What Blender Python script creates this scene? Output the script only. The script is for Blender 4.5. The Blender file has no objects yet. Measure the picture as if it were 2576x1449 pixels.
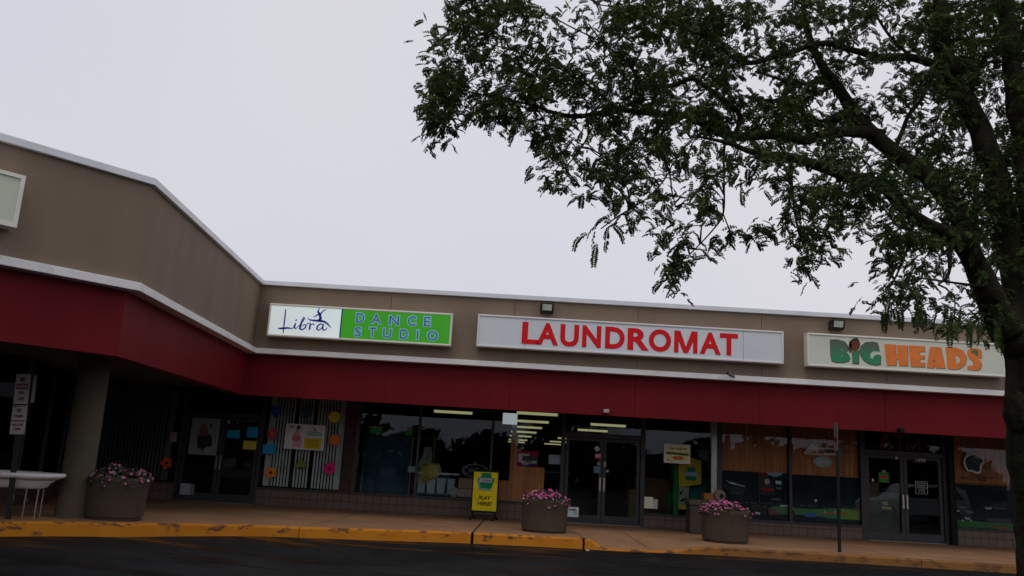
import bpy, bmesh, math, random
import numpy as np
from mathutils import Vector, Matrix, noise as mnoise
random.seed(7)
RNG = np.random.default_rng(11)
S = bpy.context.scene
COL = S.collection
CZ = 1.62                                   # eye height
F = 3360/1.5901; PIT = math.radians(11.68); ROL = math.radians(3.29)
def ray(px, py):
    x = (px-1288)/F; y = -(py-724.5)/F
    c, s = math.cos(ROL), math.sin(ROL)
    X = x*c-y*s; V = x*s+y*c
    return Vector((X, math.cos(PIT)-V*math.sin(PIT), math.sin(PIT)+V*math.cos(PIT)))
def at(px, py, Y):                          # a sighting of the photograph carried to the real plane y = Y
    d = ray(px, py); d = d*(Y/d.y)
    return Vector((d.x, Y, d.z+CZ))
def P2(x0, y0, s, pts):                     # crop readings -> sighting coordinates
    return [((x0+x/s)/1.5901, (y0+y/s)/1.5901) for x, y in pts]
# ------------------------------------------------------------------ materials
def newmat(n):
    m = bpy.data.materials.new(n); m.use_nodes = True
    return m, m.node_tree.nodes, m.node_tree.links, m.node_tree.nodes['Principled BSDF']
GAIN = 1.
def mat(n, col, rough=.6, var=.15, scale=6., bump=0., bscale=60., metal=0., stain=None, spec=.18, stretch=None, detail=6):
    m, N, L, b = newmat(n); col = [min(.86, c*GAIN) for c in col]
    if stain: stain = ([min(.86, c*GAIN) for c in stain[0]],)+tuple(stain[1:])
    tc = N.new('ShaderNodeTexCoord'); mp = N.new('ShaderNodeMapping')
    L.new(tc.outputs['Object'], mp.inputs['Vector'])
    if stretch: mp.inputs['Scale'].default_value = stretch
    nz = N.new('ShaderNodeTexNoise'); nz.inputs['Scale'].default_value = scale; nz.inputs['Detail'].default_value = detail
    L.new(mp.outputs[0], nz.inputs['Vector'])
    r = N.new('ShaderNodeValToRGB'); L.new(nz.outputs['Fac'], r.inputs[0])
    r.color_ramp.elements[0].position = .32; r.color_ramp.elements[1].position = .68
    r.color_ramp.elements[0].color = (*[c*(1-var) for c in col], 1)
    r.color_ramp.elements[1].color = (*[min(1, c*(1+var)) for c in col], 1)
    out = r.outputs[0]
    if stain:
        n2 = N.new('ShaderNodeTexNoise'); n2.inputs['Scale'].default_value = stain[1]; n2.inputs['Detail'].default_value = 8
        n2.inputs['Roughness'].default_value = .65
        L.new(mp.outputs[0], n2.inputs['Vector'])
        r2 = N.new('ShaderNodeValToRGB'); L.new(n2.outputs['Fac'], r2.inputs[0])
        r2.color_ramp.elements[0].position = stain[2]; r2.color_ramp.elements[1].position = stain[2]+stain[3]
        mx = N.new('ShaderNodeMixRGB'); L.new(r2.outputs[0], mx.inputs[0]); L.new(out, mx.inputs[1])
        mx.inputs[2].default_value = (*stain[0], 1); out = mx.outputs[0]
    L.new(out, b.inputs['Base Color'])
    b.inputs['Roughness'].default_value = rough; b.inputs['Metallic'].default_value = metal
    b.inputs['Specular IOR Level'].default_value = spec
    if bump:
        n3 = N.new('ShaderNodeTexNoise'); n3.inputs['Scale'].default_value = bscale; n3.inputs['Detail'].default_value = 4
        L.new(tc.outputs['Object'], n3.inputs['Vector'])
        bp = N.new('ShaderNodeBump'); bp.inputs['Strength'].default_value = bump; bp.inputs['Distance'].default_value = .02
        L.new(n3.outputs['Fac'], bp.inputs['Height']); L.new(bp.outputs[0], b.inputs['Normal'])
    return m
def emis(n, col, st, base=None):
    m, N, L, b = newmat(n)
    b.inputs['Base Color'].default_value = (*(base or col), 1); b.inputs['Roughness'].default_value = .4
    nz = N.new('ShaderNodeTexNoise'); nz.inputs['Scale'].default_value = 2.; tc = N.new('ShaderNodeTexCoord'); L.new(tc.outputs['Object'], nz.inputs['Vector'])
    r = N.new('ShaderNodeValToRGB'); L.new(nz.outputs['Fac'], r.inputs[0])
    r.color_ramp.elements[0].position = .3; r.color_ramp.elements[1].position = .7
    r.color_ramp.elements[0].color = (*[c*.9 for c in col], 1); r.color_ramp.elements[1].color = (*col, 1)
    L.new(r.outputs[0], b.inputs['Emission Color']); b.inputs['Emission Strength'].default_value = st
    return m
def blockmat(n, c1, c2, mortar, bw, bh, rough=.7):
    m, N, L, b = newmat(n)
    tc = N.new('ShaderNodeTexCoord'); sp = N.new('ShaderNodeSeparateXYZ'); cb = N.new('ShaderNodeCombineXYZ')
    L.new(tc.outputs['Object'], sp.inputs[0]); L.new(sp.outputs[0], cb.inputs[0]); L.new(sp.outputs[2], cb.inputs[1])
    br = N.new('ShaderNodeTexBrick'); L.new(cb.outputs[0], br.inputs['Vector'])
    br.offset = 0; br.inputs['Scale'].default_value = 1; br.inputs['Brick Width'].default_value = bw; br.inputs['Row Height'].default_value = bh
    br.inputs['Mortar Size'].default_value = .008; br.inputs['Color1'].default_value = (*c1, 1); br.inputs['Color2'].default_value = (*c2, 1); br.inputs['Mortar'].default_value = (*mortar, 1)
    L.new(br.outputs['Color'], b.inputs['Base Color']); b.inputs['Roughness'].default_value = rough
    bp = N.new('ShaderNodeBump'); bp.inputs['Strength'].default_value = .5; bp.inputs['Distance'].default_value = .01; bp.invert = True
    L.new(br.outputs['Fac'], bp.inputs['Height']); L.new(bp.outputs[0], b.inputs['Normal'])
    return m
def woodmat(n, c1, c2, rough=.45):
    m, N, L, b = newmat(n)
    tc = N.new('ShaderNodeTexCoord'); mp = N.new('ShaderNodeMapping'); L.new(tc.outputs['Object'], mp.inputs[0]); mp.inputs['Scale'].default_value = (9, 9, .7)
    nz = N.new('ShaderNodeTexNoise'); nz.inputs['Scale'].default_value = 1.6; nz.inputs['Detail'].default_value = 9; nz.inputs['Distortion'].default_value = .6; L.new(mp.outputs[0], nz.inputs['Vector'])
    r = N.new('ShaderNodeValToRGB'); L.new(nz.outputs['Fac'], r.inputs[0]); r.color_ramp.elements[0].position = .3; r.color_ramp.elements[1].position = .7
    r.color_ramp.elements[0].color = (*c1, 1); r.color_ramp.elements[1].color = (*c2, 1)
    sp = N.new('ShaderNodeSeparateXYZ'); L.new(tc.outputs['Object'], sp.inputs[0])
    a = N.new('ShaderNodeMath'); a.operation = 'MULTIPLY'; a.inputs[1].default_value = 1/.145; L.new(sp.outputs[0], a.inputs[0])
    fr = N.new('ShaderNodeMath'); fr.operation = 'FRACT'; L.new(a.outputs[0], fr.inputs[0])
    gt = N.new('ShaderNodeMath'); gt.operation = 'GREATER_THAN'; gt.inputs[1].default_value = .07; L.new(fr.outputs[0], gt.inputs[0])
    mx = N.new('ShaderNodeMixRGB'); L.new(gt.outputs[0], mx.inputs[0]); mx.inputs[1].default_value = (*[c*.75 for c in c1], 1)
    fl = N.new('ShaderNodeMath'); fl.operation = 'FLOOR'; L.new(a.outputs[0], fl.inputs[0])
    wn = N.new('ShaderNodeTexWhiteNoise'); wn.noise_dimensions = '1D'; L.new(fl.outputs[0], wn.inputs['W'])
    hs = N.new('ShaderNodeHueSaturation'); mr = N.new('ShaderNodeMapRange'); L.new(wn.outputs['Value'], mr.inputs[0]); mr.inputs[3].default_value = .85; mr.inputs[4].default_value = 1.12
    L.new(mr.outputs[0], hs.inputs['Value']); L.new(r.outputs[0], hs.inputs['Color']); L.new(hs.outputs[0], mx.inputs[2])
    L.new(mx.outputs[0], b.inputs['Base Color']); b.inputs['Roughness'].default_value = rough
    return m
def glassmat(n, tint=(.90, .93, .93), rough=.0, refl=1.0):
    m, N, L, b = newmat(n); N.remove(b)
    out = N['Material Output']
    fr = N.new('ShaderNodeFresnel'); fr.inputs[0].default_value = 1.42
    tr = N.new('ShaderNodeBsdfTransparent'); tr.inputs[0].default_value = (*tint, 1)
    gl = N.new('ShaderNodeBsdfGlossy'); gl.inputs['Roughness'].default_value = rough; gl.inputs[0].default_value = (.5*refl, .53*refl, .56*refl, 1)
    nz = N.new('ShaderNodeTexNoise'); nz.inputs['Scale'].default_value = .7; tc = N.new('ShaderNodeTexCoord'); L.new(tc.outputs['Object'], nz.inputs['Vector'])
    bp = N.new('ShaderNodeBump'); bp.inputs['Strength'].default_value = .06; bp.inputs['Distance'].default_value = .05; L.new(nz.outputs['Fac'], bp.inputs['Height']); L.new(bp.outputs[0], gl.inputs['Normal'])
    mx = N.new('ShaderNodeMixShader'); L.new(fr.outputs[0], mx.inputs[0]); L.new(tr.outputs[0], mx.inputs[1]); L.new(gl.outputs[0], mx.inputs[2]); L.new(mx.outputs[0], out.inputs[0])
    return m
# ------------------------------------------------------------------ mesh helpers
class MB:
    def __init__(s): s.v = []; s.f = []; s.mi = []; s.cur = 0
    def add(s, vs, fs):
        o = len(s.v); s.v += [tuple(v) for v in vs]; s.f += [tuple(i+o for i in f) for f in fs]; s.mi += [s.cur]*len(fs); return s
    def box(s, a, b):
        x0, y0, z0 = a; x1, y1, z1 = b
        return s.add([(x0,y0,z0),(x1,y0,z0),(x1,y1,z0),(x0,y1,z0),(x0,y0,z1),(x1,y0,z1),(x1,y1,z1),(x0,y1,z1)],
              [(0,3,2,1),(4,5,6,7),(0,1,5,4),(1,2,6,5),(2,3,7,6),(3,0,4,7)])
    def prism(s, pts, Yf, Yb):                 # polygon in XZ (list of (x,z)), front y, back y
        n = len(pts)
        ar = sum(pts[i][0]*pts[(i+1)%n][1]-pts[(i+1)%n][0]*pts[i][1] for i in range(n))
        if ar < 0: pts = pts[::-1]
        vs = [(x, Yf, z) for x, z in pts]+[(x, Yb, z) for x, z in pts]
        fs = [tuple(range(n)), tuple(range(2*n-1, n-1, -1))]+[(i, i+n, (i+1)%n+n, (i+1)%n) for i in range(n)]
        return s.add(vs, fs)
    def tube(s, pts, rad, n=8, cap=True):
        pts = [Vector(p) for p in pts]
        if not hasattr(rad, '__len__'): rad = [rad]*len(pts)
        rings = []; up = None
        for i, p in enumerate(pts):
            d = (pts[min(i+1, len(pts)-1)]-pts[max(i-1, 0)]); d = d.normalized() if d.length > 1e-9 else Vector((0,0,1))
            if up is None: up = d.orthogonal().normalized()
            up = (up-d*up.dot(d)); up = up.normalized() if up.length > 1e-6 else d.orthogonal().normalized()
            sd = d.cross(up)
            rings.append([p+(up*math.cos(2*math.pi*k/n)+sd*math.sin(2*math.pi*k/n))*rad[i] for k in range(n)])
        vs = [v for r in rings for v in r]; fs = []
        for i in range(len(pts)-1):
            for k in range(n): fs.append((i*n+k, i*n+(k+1)%n, (i+1)*n+(k+1)%n, (i+1)*n+k))
        if cap: fs += [tuple(range(n-1, -1, -1)), tuple((len(pts)-1)*n+k for k in range(n))]
        return s.add(vs, fs)
    def lathe(s, c, prof, n=40, sx=1, sy=1):
        vs = []; fs = []
        for r, z in prof:
            for k in range(n): vs.append((c[0]+r*sx*math.cos(2*math.pi*k/n), c[1]+r*sy*math.sin(2*math.pi*k/n), c[2]+z))
        for i in range(len(prof)-1):
            for k in range(n): fs.append((i*n+k, i*n+(k+1)%n, (i+1)*n+(k+1)%n, (i+1)*n+k))
        return s.add(vs, fs)
    def ribbon(s, pts, w, Yf, Yb):            # pts [(x,z)], widths
        if not hasattr(w, '__len__'): w = [w]*len(pts)
        L_ = []; R_ = []
        for i, (x, z) in enumerate(pts):
            a = pts[max(i-1, 0)]; b = pts[min(i+1, len(pts)-1)]
            dx, dz = b[0]-a[0], b[1]-a[1]; l = math.hypot(dx, dz) or 1
            L_.append((x-dz/l*w[i]/2, z+dx/l*w[i]/2)); R_.append((x+dz/l*w[i]/2, z-dx/l*w[i]/2))
        for i in range(len(pts)-1):
            s.prism([L_[i], L_[i+1], R_[i+1], R_[i]], Yf, Yb)
        return s
    def build(s, name, m, parent=None, smooth=False, bevel=0, loc=None):
        me = bpy.data.meshes.new(name); me.from_pydata(s.v, [], s.f); me.update()
        for mm in (m if isinstance(m, (list, tuple)) else [m]): me.materials.append(mm)
        me.polygons.foreach_set('material_index', s.mi)
        if smooth: me.polygons.foreach_set('use_smooth', [True]*len(me.polygons))
        o = bpy.data.objects.new(name, me); COL.objects.link(o)
        if parent: o.parent = parent; o.matrix_parent_inverse = Matrix.Translation(parent.location).inverted()
        if bevel:
            b = o.modifiers.new('b', 'BEVEL'); b.width = bevel; b.segments = 2; b.limit_method = 'ANGLE'
        return o
def tag(o, label=None, cat=None, group=None, kind=None):
    if label: o['label'] = label
    if cat: o['category'] = cat
    if group: o['group'] = group
    if kind: o['kind'] = kind
    return o
def thing(name, loc, label, cat, group=None):
    o = bpy.data.objects.new(name, None); COL.objects.link(o); o.location = loc; o.empty_display_size = .1
    return tag(o, label, cat, group)
def box(name, a, b, m, parent=None, bevel=0):
    a2 = tuple(min(p, q) for p, q in zip(a, b)); b2 = tuple(max(p, q) for p, q in zip(a, b))
    return MB().box(a2, b2).build(name, m, parent, bevel=bevel)
_tc = {}
def textmb(mb, s, x0, x1, z0, z1, Yf, Yb, off=0., shear=0.):
    key = (s, off, shear)
    if key not in _tc:
        c = bpy.data.curves.new('t', 'FONT'); c.body = s; c.offset = off; c.shear = shear; c.resolution_u = 4; c.extrude = .5
        o = bpy.data.objects.new('t', c); COL.objects.link(o)
        bpy.context.view_layer.update()
        me = bpy.data.meshes.new_from_object(o.evaluated_get(bpy.context.evaluated_depsgraph_get()))
        _tc[key] = ([tuple(v.co) for v in me.vertices], [tuple(p.vertices) for p in me.polygons])
        bpy.data.objects.remove(o); bpy.data.curves.remove(c); bpy.data.meshes.remove(me)
    vs, fs = _tc[key]
    if not vs: return mb
    xa = min(v[0] for v in vs); xb = max(v[0] for v in vs); ya = min(v[1] for v in vs); yb = max(v[1] for v in vs)
    out = [(x0+(v[0]-xa)/(xb-xa)*(x1-x0), Yf if v[2] > 0 else Yb, z0+(v[1]-ya)/(yb-ya)*(z1-z0)) for v in vs]
    return mb.add(out, fs)
def tbox(px0, py0, px1, py1, Y):             # a rectangle sighted by its corners, on plane Y
    a = at(px0, py0, Y); b = at(px1, py1, Y)
    return a.x, b.x, b.z, a.z
def poly(pts, Y): return [(at(x, y, Y).x, at(x, y, Y).z) for x, y in pts]
def smooth(t): t = max(0., min(1., t)); return t*t*(3-2*t)
M = {}
M['tan'] = mat('tan_stucco', (.235, .175, .125), .85, .07, 1.2, .25, 180, stretch=(1.6, 1.6, .3), stain=((.195, .148, .108), .8, .52, .3))
M['red'] = mat('red_metal', (.150, .0085, .0125), .55, .09, .8, .12, 3, stretch=(1.5, 1.5, .25), spec=.10, stain=((.120, .0085, .0115), 2.2, .5, .3))
M['trim'] = mat('white_trim', (.84, .82, .80), .5, .05, 2.5, stain=((.62, .60, .56), 3., .58, .2))
M['coping'] = mat('grey_coping', (.80, .81, .84), .4, .08, 2.0)
M['soffit'] = mat('dark_soffit', (.07, .063, .05), .8, .1)
M['ceil'] = mat('canopy_ceiling_paint', (.11, .10, .085), .85, .1)
M['dimglass'] = glassmat('dimmed_wing_glass', (.5, .52, .52), 0, .35)  # shop glass darkened, its reflection cut, so the wing recess stays dark
M['roof'] = mat('roof_gravel', (.08, .08, .08), .9, .2)
M['bronze'] = mat('bronze_frame', (.062, .060, .063), .45, .15, 5., metal=.3)
M['brown'] = mat('brown_pier', (.06, .036, .025), .7, .2, 6.)
M['block'] = blockmat('brown_block', (.13, .088, .068), (.155, .105, .082), (.05, .036, .03), .2, .2)
M['glass'] = glassmat('shop_glass')
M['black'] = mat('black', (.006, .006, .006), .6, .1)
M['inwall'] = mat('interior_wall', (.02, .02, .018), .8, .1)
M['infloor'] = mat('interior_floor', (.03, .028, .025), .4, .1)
M['wood'] = woodmat('wood_panel', (.50, .135, .022), (.86, .29, .055))
M['orange'] = woodmat('plywood', (.60, .20, .05), (.74, .27, .075), .6)
M['white'] = mat('white', (.72, .73, .72), .5, .06, 4.)
M['paper'] = mat('paper', (.62, .66, .68), .7, .05, 4.)
M['steel'] = mat('steel', (.45, .42, .36), .3, .1, metal=.9)
M['alum'] = mat('aluminium', (.35, .35, .34), .35, .1, metal=.8)
M['galv'] = mat('galvanised', (.05, .055, .045), .5, .2, metal=.5)
def C(n, r, g, b, rough=.6): 
    if n not in M: M[n] = mat(n, (r, g, b), rough, .08, 5.)
    return M[n]
# ------------------------------------------------------------------ terrain
def zroad(x, y):
    z = .21*smooth((-2-x)/4.6)*smooth((y-4)/7)+.05*smooth((x-2.2)/2.5)*smooth((y-12)/4)
    return z
KP = [(-26, 3.0), (-18, 5.6), (-12, 8.9), (-9, 10.7), (-6.9, 12.15), (-6.29, 12.64), (-5.6, 13.25), (-4.91, 14.3), (-3.98, 15.55), (-2.79, 16.5), (-1.7, 16.95), (-.5, 17.25), (1.7, 17.42), (3, 17.36), (4.5, 17.2), (6.9, 17.16), (10, 16.98), (14, 16.9), (30, 16.9)]
def ykerb(x):
    # smooth interpolation
    for i in range(len(KP)-1):
        if KP[i][0] <= x <= KP[i+1][0]:
            t = (x-KP[i][0])/(KP[i+1][0]-KP[i][0])
            p0 = KP[max(i-1, 0)]; p1 = KP[i]; p2 = KP[i+1]; p3 = KP[min(i+2, len(KP)-1)]
            m1 = (p2[1]-p0[1])/(p2[0]-p0[0]); m2 = (p3[1]-p1[1])/(p3[0]-p1[0]); h = p2[0]-p1[0]
            return (2*t**3-3*t*t+1)*p1[1]+(t**3-2*t*t+t)*m1*h+(-2*t**3+3*t*t)*p2[1]+(t**3-t*t)*m2*h
    return KP[-1][1]
def ramp(x):
    return smooth((x-1.76)/.42)*(1-smooth((x-3.25)/1.15))
def zside(x, y):
    z = .2+.205*smooth((-2-x)/4.6)*(1-smooth((y-13.2)/6.5))
    k = ykerb(x)
    low = zroad(x, k)+.035
    z = z-(z-low)*ramp(x)*(1-smooth((y-k)/2.3))
    return z
xs = [-60, -45, -35, -26]+[-24+.5*i for i in range(50)]+[1+.1*i for i in range(45)]+[5.5+.5*i for i in range(30)]+[22, 26, 30, 40, 60]
xs = sorted(set(round(x, 3) for x in xs))
ys = [-60, -40, -25, -12, 0]+[2+.5*i for i in range(38)]
mb = MB(); n = len(ys)
yk_ = lambda x: ykerb(max(-25.9, min(29.9, x)))+.1
mb.add([(x, y2, zroad(x, y2)) for x in xs for y2 in [-60+(yk_(x)+60)*(1-(1-j/(n-1))**2.2) for j in range(n)]], [(i*n+j, (i+1)*n+j, (i+1)*n+j+1, i*n+j+1) for i in range(len(xs)-1) for j in range(n-1)])
# wet asphalt
m, N, L, b = newmat('wet_asphalt')
tc = N.new('ShaderNodeTexCoord')
n1 = N.new('ShaderNodeTexNoise'); n1.inputs['Scale'].default_value = 60; n1.inputs['Detail'].default_value = 3; L.new(tc.outputs['Object'], n1.inputs['Vector'])
r1 = N.new('ShaderNodeValToRGB'); L.new(n1.outputs['Fac'], r1.inputs[0]); r1.color_ramp.elements[0].position = .35; r1.color_ramp.elements[1].position = .8
r1.color_ramp.elements[0].color = (.003, .0036, .0042, 1); r1.color_ramp.elements[1].color = (.012, .0132, .0145, 1)
nP = N.new('ShaderNodeTexNoise'); nP.inputs['Scale'].default_value = .55; nP.inputs['Detail'].default_value = 6; nP.inputs['Roughness'].default_value = .6; L.new(tc.outputs['Object'], nP.inputs['Vector'])
rP = N.new('ShaderNodeMapRange'); L.new(nP.outputs['Fac'], rP.inputs[0]); rP.inputs[1].default_value = .35; rP.inputs[2].default_value = .7; rP.inputs[3].default_value = .45; rP.inputs[4].default_value = 2.1
mP = N.new('ShaderNodeVectorMath'); mP.operation = 'SCALE'; L.new(r1.outputs[0], mP.inputs[0]); L.new(rP.outputs[0], mP.inputs['Scale']); L.new(mP.outputs[0], b.inputs['Base Color'])
mp = N.new('ShaderNodeMapping'); mp.inputs['Scale'].default_value = (.35, 1.5, 1); L.new(tc.outputs['Object'], mp.inputs[0])
n2 = N.new('ShaderNodeTexNoise'); n2.inputs['Scale'].default_value = 1.3; n2.inputs['Detail'].default_value = 5; L.new(mp.outputs[0], n2.inputs['Vector'])
r2 = N.new('ShaderNodeValToRGB'); L.new(n2.outputs['Fac'], r2.inputs[0]); r2.color_ramp.elements[0].position = .36; r2.color_ramp.elements[1].position = .6
r2.color_ramp.elements[0].color = (.25,)*3+(1,); r2.color_ramp.elements[1].color = (.75,)*3+(1,)
L.new(r2.outputs[0], b.inputs['Roughness']); b.inputs['Specular IOR Level'].default_value = .13
bp = N.new('ShaderNodeBump'); bp.inputs['Strength'].default_value = .25; bp.inputs['Distance'].default_value = .006; L.new(n1.outputs['Fac'], bp.inputs['Height']); L.new(bp.outputs[0], b.inputs['Normal'])
M['asphalt'] = m
tag(mb.build('road', M['asphalt'], smooth=True), 'wet black asphalt of the parking lot', 'road', kind='structure')
gb = MB(); gb.add([(-900, -900, -.4), (900, -900, -.4), (900, 900, -.4), (-900, 900, -.4)], [(0, 1, 2, 3)])
tag(gb.build('ground', mat('earth', (.05, .055, .035), .95, .3, .2)), 'flat ground around the shopping centre', 'ground', kind='structure')
# sidewalk
KW = .16
sx = [-24+.5*i for i in range(36)]+[-6+.2*i for i in range(38)]+[1.6+.06*i for i in range(55)]+[5+.5*i for i in range(40)]+[30]
sx = sorted(set(round(x, 3) for x in sx)); nt = 26
mb = MB(); V = []
for x in sx:
    k = ykerb(x)+KW
    for j in range(nt):
        y = k+(22.02-k)*(j/(nt-1))**1.3
        V.append((x, y, zside(x, y)))
mb.add(V, [(i*nt+j, (i+1)*nt+j, (i+1)*nt+j+1, i*nt+j+1) for i in range(len(sx)-1) for j in range(nt-1)])
M['walk'] = mat('damp_concrete', (.31, .172, .092), .8, .14, 1.4, .3, 90, spec=.1, stain=((.22, .130, .080), .55, .45, .25))
tag(mb.build('pavement', M['walk'], smooth=True), 'damp brownish concrete pavement in front of the shops', 'pavement', kind='structure')
# pavement joints
mb = MB()
def joint(pa, pb, w=.02, nn=16):
    d = Vector((pb[0]-pa[0], pb[1]-pa[1])).normalized(); nx, ny = -d.y*w/2, d.x*w/2
    vs = []
    for i in range(nn+1):
        t = i/nn; x = pa[0]+(pb[0]-pa[0])*t+.01*math.sin(i*2.3); y = pa[1]+(pb[1]-pa[1])*t
        for sgn in (-1, 1): xx, yy = x+nx*sgn, y+ny*sgn; vs.append((xx, yy, zside(xx, yy)+.004))
    mb.add(vs, [(2*i, 2*i+1, 2*i+3, 2*i+2) for i in range(nn)])
for xk in (-3.6, 7.9, 10.9): joint((xk, ykerb(xk)+KW), (xk+.25, 21.9), .012)
joint((-.5, 17.42), (-.32, 21.9), .035); joint((1.75, 17.6), (1.55, 20.4), .012); joint((3.1, 17.5), (2.7, 20.4), .012); joint((-6.6, 13.1), (-7.4, 21.9), .012)
tag(mb.build('pavement_joint', mat('joint', (.02, .014, .01), .9)), 'dark joints between the concrete slabs', 'pavement', kind='structure')
# kerb
m, N, L, b = newmat('yellow_kerb_paint')
tc = N.new('ShaderNodeTexCoord'); mp = N.new('ShaderNodeMapping'); mp.inputs['Scale'].default_value = (1, 1, 2.4); L.new(tc.outputs['Object'], mp.inputs[0])
nz = N.new('ShaderNodeTexNoise'); nz.inputs['Scale'].default_value = 3.1; nz.inputs['Detail'].default_value = 7; nz.inputs['Roughness'].default_value = .62; L.new(mp.outputs[0], nz.inputs['Vector'])
sp = N.new('ShaderNodeSeparateXYZ'); L.new(tc.outputs['Object'], sp.inputs[0])
mr = N.new('ShaderNodeMapRange'); L.new(sp.outputs[0], mr.inputs[0]); mr.inputs[1].default_value = 3.5; mr.inputs[2].default_value = 6.5; mr.inputs[3].default_value = 0; mr.inputs[4].default_value = .05
ad0 = N.new('ShaderNodeMath'); L.new(nz.outputs['Fac'], ad0.inputs[0]); L.new(mr.outputs[0], ad0.inputs[1])
at_ = N.new('ShaderNodeAttribute'); at_.attribute_name = 'edge'; ad = N.new('ShaderNodeMath'); ad.operation = 'MULTIPLY_ADD'; L.new(at_.outputs['Fac'], ad.inputs[0]); ad.inputs[1].default_value = .15; L.new(ad0.outputs[0], ad.inputs[2])
rr = N.new('ShaderNodeValToRGB'); L.new(ad.outputs[0], rr.inputs[0]); rr.color_ramp.elements[0].position = .665; rr.color_ramp.elements[1].position = .73
n2 = N.new('ShaderNodeTexNoise'); n2.inputs['Scale'].default_value = 2; n2.inputs['Detail'].default_value = 5; L.new(tc.outputs['Object'], n2.inputs['Vector'])
yl = N.new('ShaderNodeValToRGB'); L.new(n2.outputs['Fac'], yl.inputs[0]); yl.color_ramp.elements[0].color = (.44, .145, .007, 1); yl.color_ramp.elements[1].color = (.62, .24, .020, 1)
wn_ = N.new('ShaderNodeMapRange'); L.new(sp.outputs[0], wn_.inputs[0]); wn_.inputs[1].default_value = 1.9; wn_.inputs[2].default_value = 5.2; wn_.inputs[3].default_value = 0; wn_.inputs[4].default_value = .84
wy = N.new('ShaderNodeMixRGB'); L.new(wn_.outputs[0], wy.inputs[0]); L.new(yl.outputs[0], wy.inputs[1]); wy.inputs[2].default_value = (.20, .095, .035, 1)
mx = N.new('ShaderNodeMixRGB'); L.new(rr.outputs[0], mx.inputs[0]); L.new(wy.outputs[0], mx.inputs[1]); mx.inputs[2].default_value = (.13, .065, .03, 1)
L.new(mx.outputs[0], b.inputs['Base Color']); b.inputs['Roughness'].default_value = .6; b.inputs['Specular IOR Level'].default_value = .12
bp = N.new('ShaderNodeBump'); bp.inputs['Strength'].default_value = .4; bp.inputs['Distance'].default_value = .01; L.new(nz.outputs['Fac'], bp.inputs['Height']); L.new(bp.outputs[0], b.inputs['Normal'])
M['kerb'] = m
mb = MB(); EDG = []
def kerbseg(xa, xb, step=.12):
    nn = max(2, int((xb-xa)/step)); vs = []
    for i in range(nn+1):
        x = xa+(xb-xa)*i/nn; y = ykerb(x)+.006*mnoise.noise((x*1.3, 0, 0)); zt = zside(x, y+.02)+.006+.006*mnoise.noise((x*2.1, 3, 0)); zb = zroad(x, y)-.06
        zm = zt-.03
        for yy, zz in ((y-.0, zb), (y+.012, zm), (y+.035, zt), (y+KW, zt), (y+KW, zb)): vs.append((x, yy, zz))
    fs = []
    for i in range(nn):
        for k in range(4): fs.append((i*5+k, (i+1)*5+k, (i+1)*5+k+1, i*5+k+1))
    fs += [(4, 3, 2, 1, 0), tuple(nn*5+k for k in range(5))]
    mb.add(vs, fs); EDG.extend([0, 1, 1, .2, 0]*(nn+1))
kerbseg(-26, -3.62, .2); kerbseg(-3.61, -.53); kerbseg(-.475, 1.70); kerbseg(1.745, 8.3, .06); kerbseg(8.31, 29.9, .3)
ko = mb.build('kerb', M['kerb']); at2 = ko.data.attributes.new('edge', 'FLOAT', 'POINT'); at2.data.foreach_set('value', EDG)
tag(ko, 'yellow painted concrete kerb, chipped along its top edge', 'kerb', kind='structure')
# ------------------------------------------------------------------ building
BLD = thing('shopping_centre', (4, 22, 0), 'long single storey shopping strip with tan parapet and dark red canopy fascia', 'building')
PATH = [(30, 19.0), (-5.77, 19.0), (-5.36, 11.8), (-6.62, 10.38), (-11.2, 5.2), (-16, 5.2)]
def offs(path, d):
    out = []
    for i, p in enumerate(path):
        ns = []
        for a, b_ in ((i-1, i), (i, i+1)):
            if a >= 0 and b_ < len(path):
                v = Vector((path[b_][0]-path[a][0], path[b_][1]-path[a][1])).normalized(); ns.append(Vector((-v.y, v.x)))
        n_ = ns[0] if len(ns) == 1 else (ns[0]+ns[1]).normalized()
        k = 1/max(.3, n_.dot(ns[0])); out.append((p[0]+n_.x*d*k, p[1]+n_.y*d*k))
    return out
def ribbonwall(mb, o0, o1, z0, z1, path=PATH):
    A = offs(path, o0); B = offs(path, o1); nn = len(path); vs = []
    for a, b_ in zip(A, B): vs += [(a[0], a[1], z0), (a[0], a[1], z1), (b_[0], b_[1], z1), (b_[0], b_[1], z0)]
    fs = []
    for i in range(nn-1):
        for k in range(4): fs.append((i*4+k, i*4+(k+1)%4, (i+1)*4+(k+1)%4, (i+1)*4+k))
    fs += [(3, 2, 1, 0), tuple((nn-1)*4+k for k in range(4))]
    mb.add(vs, fs)
SEAM = [-2.75+2.84*k for k in range(12)]
def panels(o0, o1, z0, z1, y_front_gap=.012):
    mb = MB(); xsm = [s for s in SEAM if s < 29]
    edges = sorted(xsm, reverse=True)
    prev = 30
    for e in edges:
        ribbonwall(mb, o0, o1, z0, z1, [(prev, 19), (e+y_front_gap/2, 19)]); prev = e-y_front_gap/2
    ribbonwall(mb, o0, o1, z0, z1, [(prev, 19)]+PATH[1:])
    ribbonwall(mb, o0-.02, o1-.01, z0+.002, z1-.002)
    return mb
panels(0, -.2, 3.82, 5.28).build('parapet_wall', M['tan'], BLD)
mb = MB(); ribbonwall(mb, .07, -.35, 5.28, 5.385); mb.build('coping', M['coping'], BLD, bevel=.008)
mb = MB(); ribbonwall(mb, .075, -.2, 3.70, 3.82); mb.build('trim_band', M['trim'], BLD, bevel=.008)
panels(-.14, -.3, 2.765, 3.70, .008).build('canopy_fascia', M['red'], BLD)
mb = MB(); ribbonwall(mb, -.32, -.62, 2.80, 3.1); mb.build('canopy_beam', M['soffit'], BLD)
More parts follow.
